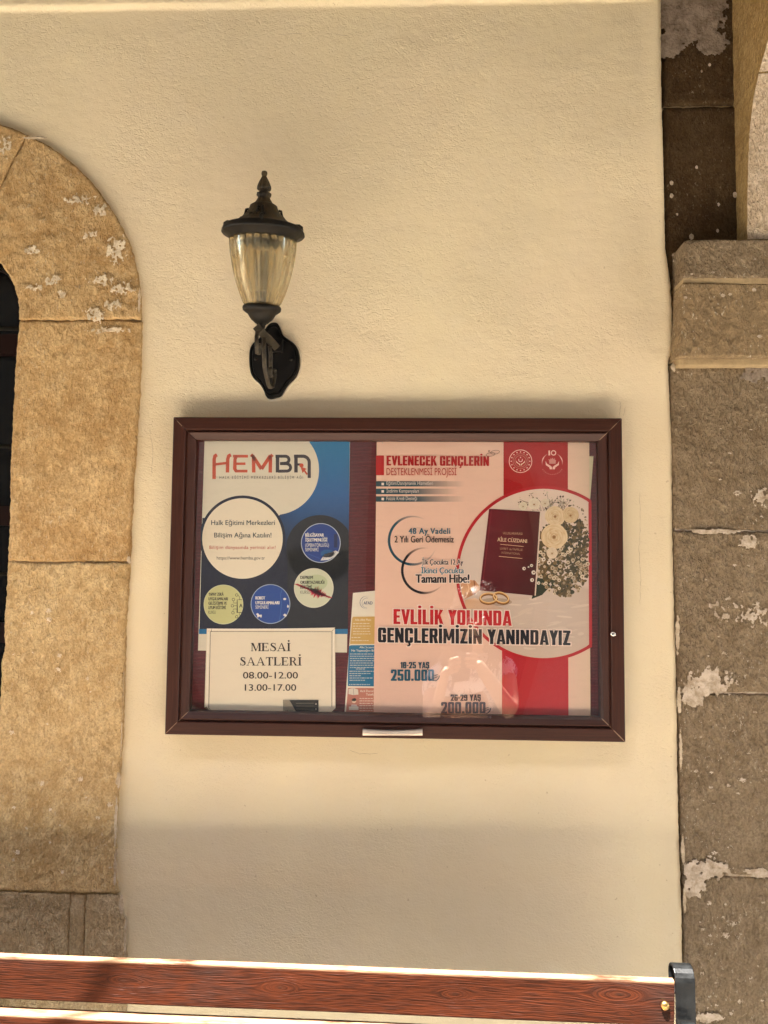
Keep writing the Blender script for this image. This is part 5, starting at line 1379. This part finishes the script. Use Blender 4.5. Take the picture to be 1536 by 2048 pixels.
kn1 = [(lx(238, 1960), -.038, .014), (lx(268, 1965), -.042, .007), (lx(557, 1972), -.040, .016), (lx(910, 1978), -.040, .013), (lx(1240, 1990), -.028, .022), (lx(1250, 2020), -.062, .008)]
LEAN = math.radians(4)
plank(zt, hg, .016, 0, LEAN, kn1, 1.0)
plank(zt-hg-.020, hg, .030, -.006, LEAN, [(.4, -.05, .015), (1.1, -.03, .012), (1.45, -.05, .014)], 2.0)
plank(zt-2*(hg+.020), hg, .030, -.012, LEAN, [(.7, -.05, .015), (1.3, -.03, .012)], 3.0)
for k in range(5):
    # seat slats lie flat
    z = .43; o = plank(z, .034, .085, -.11-.098*(k), 0, [(.3+k*.3, -.01, .01)], 4.0+k, flat=True)
# brass bolt heads
for l in (lx(1330, 2010), LB-.02):
    for zz in (zt-.048, zt-.048-hg-.02, zt-.048-2*(hg+.02)):
        q = MB(); p = bw(l, -.0008-(.006*((zt-.048-zz)/.1)), zz+.004)
        lathe(q, p, [(.0078, -.002), (.0078, .0012), (.0066, .0028), (.0035, .0042), (.0004, .0047)], 22, M=RB_.to_3x3() @ Matrix.Rotation(math.radians(90), 3, 'X')); q.build('bolt', M['brass'], bench, smooth=True)
# iron ends: a flat bar that stands beside the boards and curls back over the top
for l in (-.0192, LB+.0192):
    pts = []; top = zt+.020; rr = .021
    pts += [(.006, 0.0), (-.004, .25), (-.012, .45), (-.008, zt-.20), (-.002, zt-.09), (.0, top-rr)]
    for k in range(1, 10): a = math.pi*k/9; pts.append((rr-rr*math.cos(a), top-rr+rr*math.sin(a)))
    pts += [(2*rr-.002, top-rr-.02), (2*rr-.010, top-rr-.035), (2*rr-.020, top-rr-.030)]
    q = MB(); P_ = [Vector((bw(l, a, b))) for a, b in pts]
    tube(q, P_, .1, 4, up=RB_ @ Vector((1, 0, 0)), flat=(.182, .025))
    # rounded edge bead
    o = q.build('iron_end', M['bench_iron'], bench, bevel=.0022, seg=3)
    q = MB(); tube(q, [bw(l, -.012, .43), bw(l, -.20, .40), bw(l, -.50, .40), bw(l, -.58, .39)], .1, 4, up=RB_ @ Vector((1, 0, 0)), flat=(.11, .028)); q.build('seat_bearer', M['bench_iron'], bench, bevel=.002)
    q = MB(); tube(q, [bw(l, -.53, .40), bw(l, -.54, .25), bw(l, -.51, .1), bw(l, -.56, 0.0)], .1, 4, up=RB_ @ Vector((1, 0, 0)), flat=(.11, .028)); q.build('leg', M['bench_iron'], bench, bevel=.002)
    q = MB(); tube(q, [bw(l, 0, .42), bw(l, .05, .25), bw(l, .13, .1), bw(l, .17, 0.0)], .1, 4, up=RB_ @ Vector((1, 0, 0)), flat=(.11, .028)); q.build('leg', M['bench_iron'], bench, bevel=.002)
    q = MB(); tube(q, [bw(l, -.010, .66), bw(l, -.12, .67), bw(l, -.35, .66), bw(l, -.51, .65), bw(l, -.55, .61), bw(l, -.54, .5), bw(l, -.53, .41)], .1, 4, up=RB_ @ Vector((1, 0, 0)), flat=(.13, .028)); q.build('armrest', M['bench_iron'], bench, bevel=.002)

# ================================================================== PORTICO (shades the wall, out of the picture)
RH, RY = 3.15, -1.14
por = thing('portico_roof', (0, -.6, RH), 'aged board portico roof with timber eaves over the wall and bench', 'roof')
mb = MB(); box(mb, (0, (RY+.5)/2, RH+.07), (9, .5-RY, .14)); mb.build('roof_slab', M['ceiling'], por)
mb = MB(); box(mb, (0, RY+.05, RH-.022), (9, .09, .04)); mb.build('eaves_beam', M['timber'], por)
for i, x in enumerate((-3.1, -.93, 2.35)):
    col_ = thing('portico_post', (x, RY+.06, 0), ['timber post of the portico far beyond the narrow window', 'timber post of the portico nearest the narrow window', 'timber post of the portico beyond the stone pier'][i], 'post', 'timber posts of the portico')
    mb = MB(); box(mb, (x, RY+.06, (RH-.04)/2+.03), (.11, .11, RH-.04-.06)); mb.build('shaft', M['timber'], col_, bevel=.006)
    mb = MB(); box(mb, (x, RY+.06, .03), (.2, .2, .06)); mb.build('base_stone', M['stone_base'], col_, bevel=.006)
    mb = MB(); tube(mb, [(x+.03, RY+.05, RH-.82), (x+.58, RY+.05, RH-.04)], .007, 8, up=Vector((0, 1, 0))); mb.build('shadow_rod', M['iron'], col_)  # added unseen rod that throws a slanted shadow on the bench

# ================================================================== COURTYARD behind the photographer (seen only as reflections; added house blocks low sky)
HY = -5.0  # unseen house front, set to narrow the sunlit strip of the lane
bl = thing('sky_blocking_house', (0, HY, 0), 'unseen ochre house added across the lane to block low sky and shade its far side', 'house')
mb = MB(); box(mb, (0, HY-1, 3.2), (26, 2, 6.4)); mb.build('wall', M['far_wall'], bl)
mb = MB(); box(mb, (0, HY-.7, 6.55), (27, 3.0, .25)); mb.build('roof', M['roof_tile'], bl)
for k in range(8):
    for zc in (1.5, 4.4):
        x = -9.6+k*2.6; f = MB(); box(f, (x, HY+.02, zc), (1.25, .06, 1.75)); fo = f.build('window', M['timber'], bl)
        f = MB(); box(f, (x-.28, HY+.06, zc), (.5, .02, 1.55)); box(f, (x+.28, HY+.06, zc), (.5, .02, 1.55)); f.build('pane', M['win_dark'], fo)

# ================================================================== PHOTOGRAPHER (seen in the pane)
PXo, PYo, PZo = .762, -1.985, 1.275      # the phone
per = thing('person', (PXo+.02, -2.30, 0), 'person with curly brown hair in a white patterned shirt photographing the wall', 'person')
SK = simple('skin', (.60, .37, .25), .5, nscale=20); HR = simple('brown_curly_hair', (.055, .028, .014), .5, nscale=80)
def mat_shirt():
    k = Nodes('white_patterned_shirt'); v = k.n('ShaderNodeTexVoronoi'); v.inputs['Scale'].default_value = 22; k.link(k.co, v.inputs['Vector'])
    n1 = k.noise(24, 3, .6, dist=1.5)
    c = k.mix(k.ramp(n1, [(.53, 0.0), (.57, 1.0)]), (.78, .78, .82), (.06, .08, .16)); return k.done(c, .85)
SH = mat_shirt(); JN = simple('blue_jeans', (.06, .09, .16), .85, nscale=120)
def skin(name, nodes, edges, mat, root=0, sub=2, parent=per):
    o0 = wloc(parent); me = bpy.data.meshes.new(name)
    me.from_pydata([Vector(n_[0])-o0 for n_ in nodes], edges, []); me.update()
    o = bpy.data.objects.new(name, me); COL.objects.link(o); o.parent = parent
    sm = o.modifiers.new('skin', 'SKIN')
    if not me.skin_vertices: me.skin_vertices.new()
    for i, n_ in enumerate(nodes):
        r = n_[1]; me.skin_vertices[0].data[i].radius = (r, r) if isinstance(r, (int, float)) else r
        me.skin_vertices[0].data[i].use_root = (i == root)
    sm.use_smooth_shade = True; sb = o.modifiers.new('sub', 'SUBSURF'); sb.levels = sub; sb.render_levels = sub
    me.materials.append(mat); return o
bx, by = PXo+.045, -2.33
HZ = 1.372
sR = (bx+.165, by, 1.205); eR = (1.03, -2.16, 1.045); wR = (PXo+.085, -2.02, 1.235)
sL = (bx-.165, by, 1.205); eL = (.645, -2.15, 1.01); wL = (PXo-.075, -2.02, 1.225)
nodes = [((bx, by, .86), (.13, .10)), ((bx, by, 1.0), (.12, .09)), ((bx, by, 1.16), (.15, .10)), ((bx, by, 1.23), (.09, .07)), ((bx, by+.005, 1.283), .048), ((bx+.005, by+.02, 1.325), .05),
         ((bx+.01, by+.03, HZ), (.078, .088)), ((bx+.01, by+.03, HZ+.075), (.07, .085)),
         (sR, .055), (eR, .036), (wR, .023), (sL, .055), (eL, .036), (wL, .023),
         ((bx+.09, by, .80), .09), ((bx+.10, by+.01, .45), .055), ((bx+.10, by-.01, .09), .038), ((bx+.10, by+.10, .035), .035),
         ((bx-.09, by, .80), .09), ((bx-.10, by+.01, .45), .055), ((bx-.10, by-.01, .09), .038), ((bx-.10, by+.10, .035), .035),
         ((PXo+.062, -2.005, 1.265), (.028, .016)), ((PXo-.062, -2.005, 1.255), (.026, .016))]
edges = [(0, 1), (1, 2), (2, 3), (3, 4), (4, 5), (5, 6), (6, 7), (3, 8), (8, 9), (9, 10), (3, 11), (11, 12), (12, 13), (0, 14), (14, 15), (15, 16), (16, 17), (0, 18), (18, 19), (19, 20), (20, 21), (10, 22), (13, 23)]
skin('body', nodes, edges, SK)
# fingers: closed round the edges of the phone
for s_, base in ((1, nodes[22][0]), (-1, nodes[23][0])):
    for k in range(4):
        zz = base[2]+.022-.014*k; ln = [.9, 1.0, .95, .75][k]
        nd = [((base[0]-s_*.004, base[1], zz-.004), .0085), ((base[0]-s_*.012, base[1]+.020, zz), .0080), ((PXo+s_*.036, PYo+.019, zz+.003), .0072), ((PXo+s_*(.036-.030*ln), PYo+.022, zz+.005), .0062)]
        skin('finger', nd, [(0, 1), (1, 2), (2, 3)], SK, sub=1)
    nd = [((base[0]-s_*.004, base[1]-.006, base[2]-.012), .0095), ((base[0]-s_*.020, base[1]-.010, base[2]-.004), .0085), ((base[0]-s_*.036, base[1]-.010, base[2]+.010), .0070)]
    skin('thumb', nd, [(0, 1), (1, 2)], SK, sub=1)
# face
fx, fy, fz = bx+.01, by+.03, HZ+.03
q = MB(); ball(q, (fx, fy+.098, fz-.015), 1.0, 10, (.011, .016, .019)); q.build('nose', SK, per, smooth=True)
for s_ in (-1, 1):
    q = MB(); ball(q, (fx+s_*.031, fy+.079, fz+.012), .0125, 10); e_ = q.build('eye', simple('eye_white', (.8, .78, .75), .3), per, smooth=True)
    q = MB(); ball(q, (fx+s_*.031, fy+.088, fz+.012), .006, 8); q.build('iris', simple('eye_brown', (.05, .025, .012), .2), e_, smooth=True)
    q = MB(); tube(q, [(fx+s_*.015, fy+.087, fz+.031), (fx+s_*.031, fy+.088, fz+.036), (fx+s_*.048, fy+.076, fz+.031)], .003, 6); q.build('eyebrow', HR, per)
    q = MB(); ball(q, (fx+s_*.077, fy, fz-.005), 1.0, 10, (.009, .018, .030)); q.build('ear', SK, per, smooth=True)
q = MB(); tube(q, [(fx-.022, fy+.083, fz-.052), (fx, fy+.092, fz-.051), (fx+.022, fy+.083, fz-.052)], [.002, .0055, .002], 8); q.build('mouth', simple('lips', (.40, .14, .11), .5), per, smooth=True)
# shirt and trousers hug the body
sh = [((bx, by, .90), (.150, .118)), ((bx, by, 1.0), (.140, .108)), ((bx, by, 1.16), (.166, .116)), ((bx, by, 1.232), (.10, .082)), (sR, .070), ((sR[0]+.03, sR[1]+.05, sR[2]-.06), .064), (sL, .070), ((sL[0]-.0, sL[1]+.06, sL[2]-.07), .064)]
skin('shirt', sh, [(0, 1), (1, 2), (2, 3), (3, 4), (4, 5), (3, 6), (6, 7)], SH)
tr = [((bx, by, .93), (.146, .112)), ((bx, by, .84), (.14, .11)), ((bx+.09, by, .76), .10), ((bx+.10, by+.01, .45), .070), ((bx+.10, by-.01, .10), .062), ((bx-.09, by, .76), .10), ((bx-.10, by+.01, .45), .070), ((bx-.10, by-.01, .10), .062)]
skin('trousers', tr, [(0, 1), (1, 2), (2, 3), (3, 4), (1, 5), (5, 6), (6, 7)], JN, sub=1)
for s_ in (-1, 1):
    skin('shoe', [((bx+s_*.10, by-.02, .05), .045), ((bx+s_*.10, by+.06, .042), .042), ((bx+s_*.10, by+.15, .033), .032)], [(0, 1), (1, 2)], simple('white_shoe', (.7, .7, .68), .6), sub=2)
# hair: cap and many curls
q = MB(); r_ = random.Random(8)
ball(q, (fx, fy-.022, fz+.045), 1.0, 16, (.092, .095, .098))
for k in range(230):
    a = r_.uniform(math.radians(35), math.radians(325))+math.pi/2; top = r_.uniform(-.02, .12); rad = .085*math.sqrt(max(.1, 1-(top/.14)**2)); L_ = r_.uniform(.10, .26)
    pts = []; sp = r_.uniform(.012, .022)
    for i in range(14):
        t_ = i/13; rr = rad+.055*t_**.7; aa = a+.1*math.sin(t_*3)
        pts.append((fx+rr*math.cos(aa)+sp*math.cos(t_*22+k), fy-.015+rr*math.sin(aa)*.95+sp*math.sin(t_*22+k), fz+.04+top*(1-t_)-L_*t_**1.3))
    tube(q, pts, .0052, 4)
q.build('hair', HR, per, smooth=True)
phn = thing('mobile_phone', (PXo, PYo, PZo-.075), 'black mobile phone held upright in both hands of the photographer', 'phone')
mb = MB(); box(mb, (PXo, PYo, PZo), (.072, .009, .148)); mb.build('phone_body', simple('black_phone_glass', (.015, .015, .017), .12), phn, bevel=.003, seg=3)
for (dx, dz) in ((-.018, .055), (-.018, .030), (.002, .043)):
    q = MB(); lathe(q, (PXo+dx, PYo+.0045, PZo+dz), [(.009, 0), (.009, .002), (.007, .0025), (.0005, .0025)], 16, M=Matrix.Rotation(math.radians(-90), 3, 'X')); q.build('lens', simple('lens_ring', (.03, .03, .035), .1), phn, smooth=True)
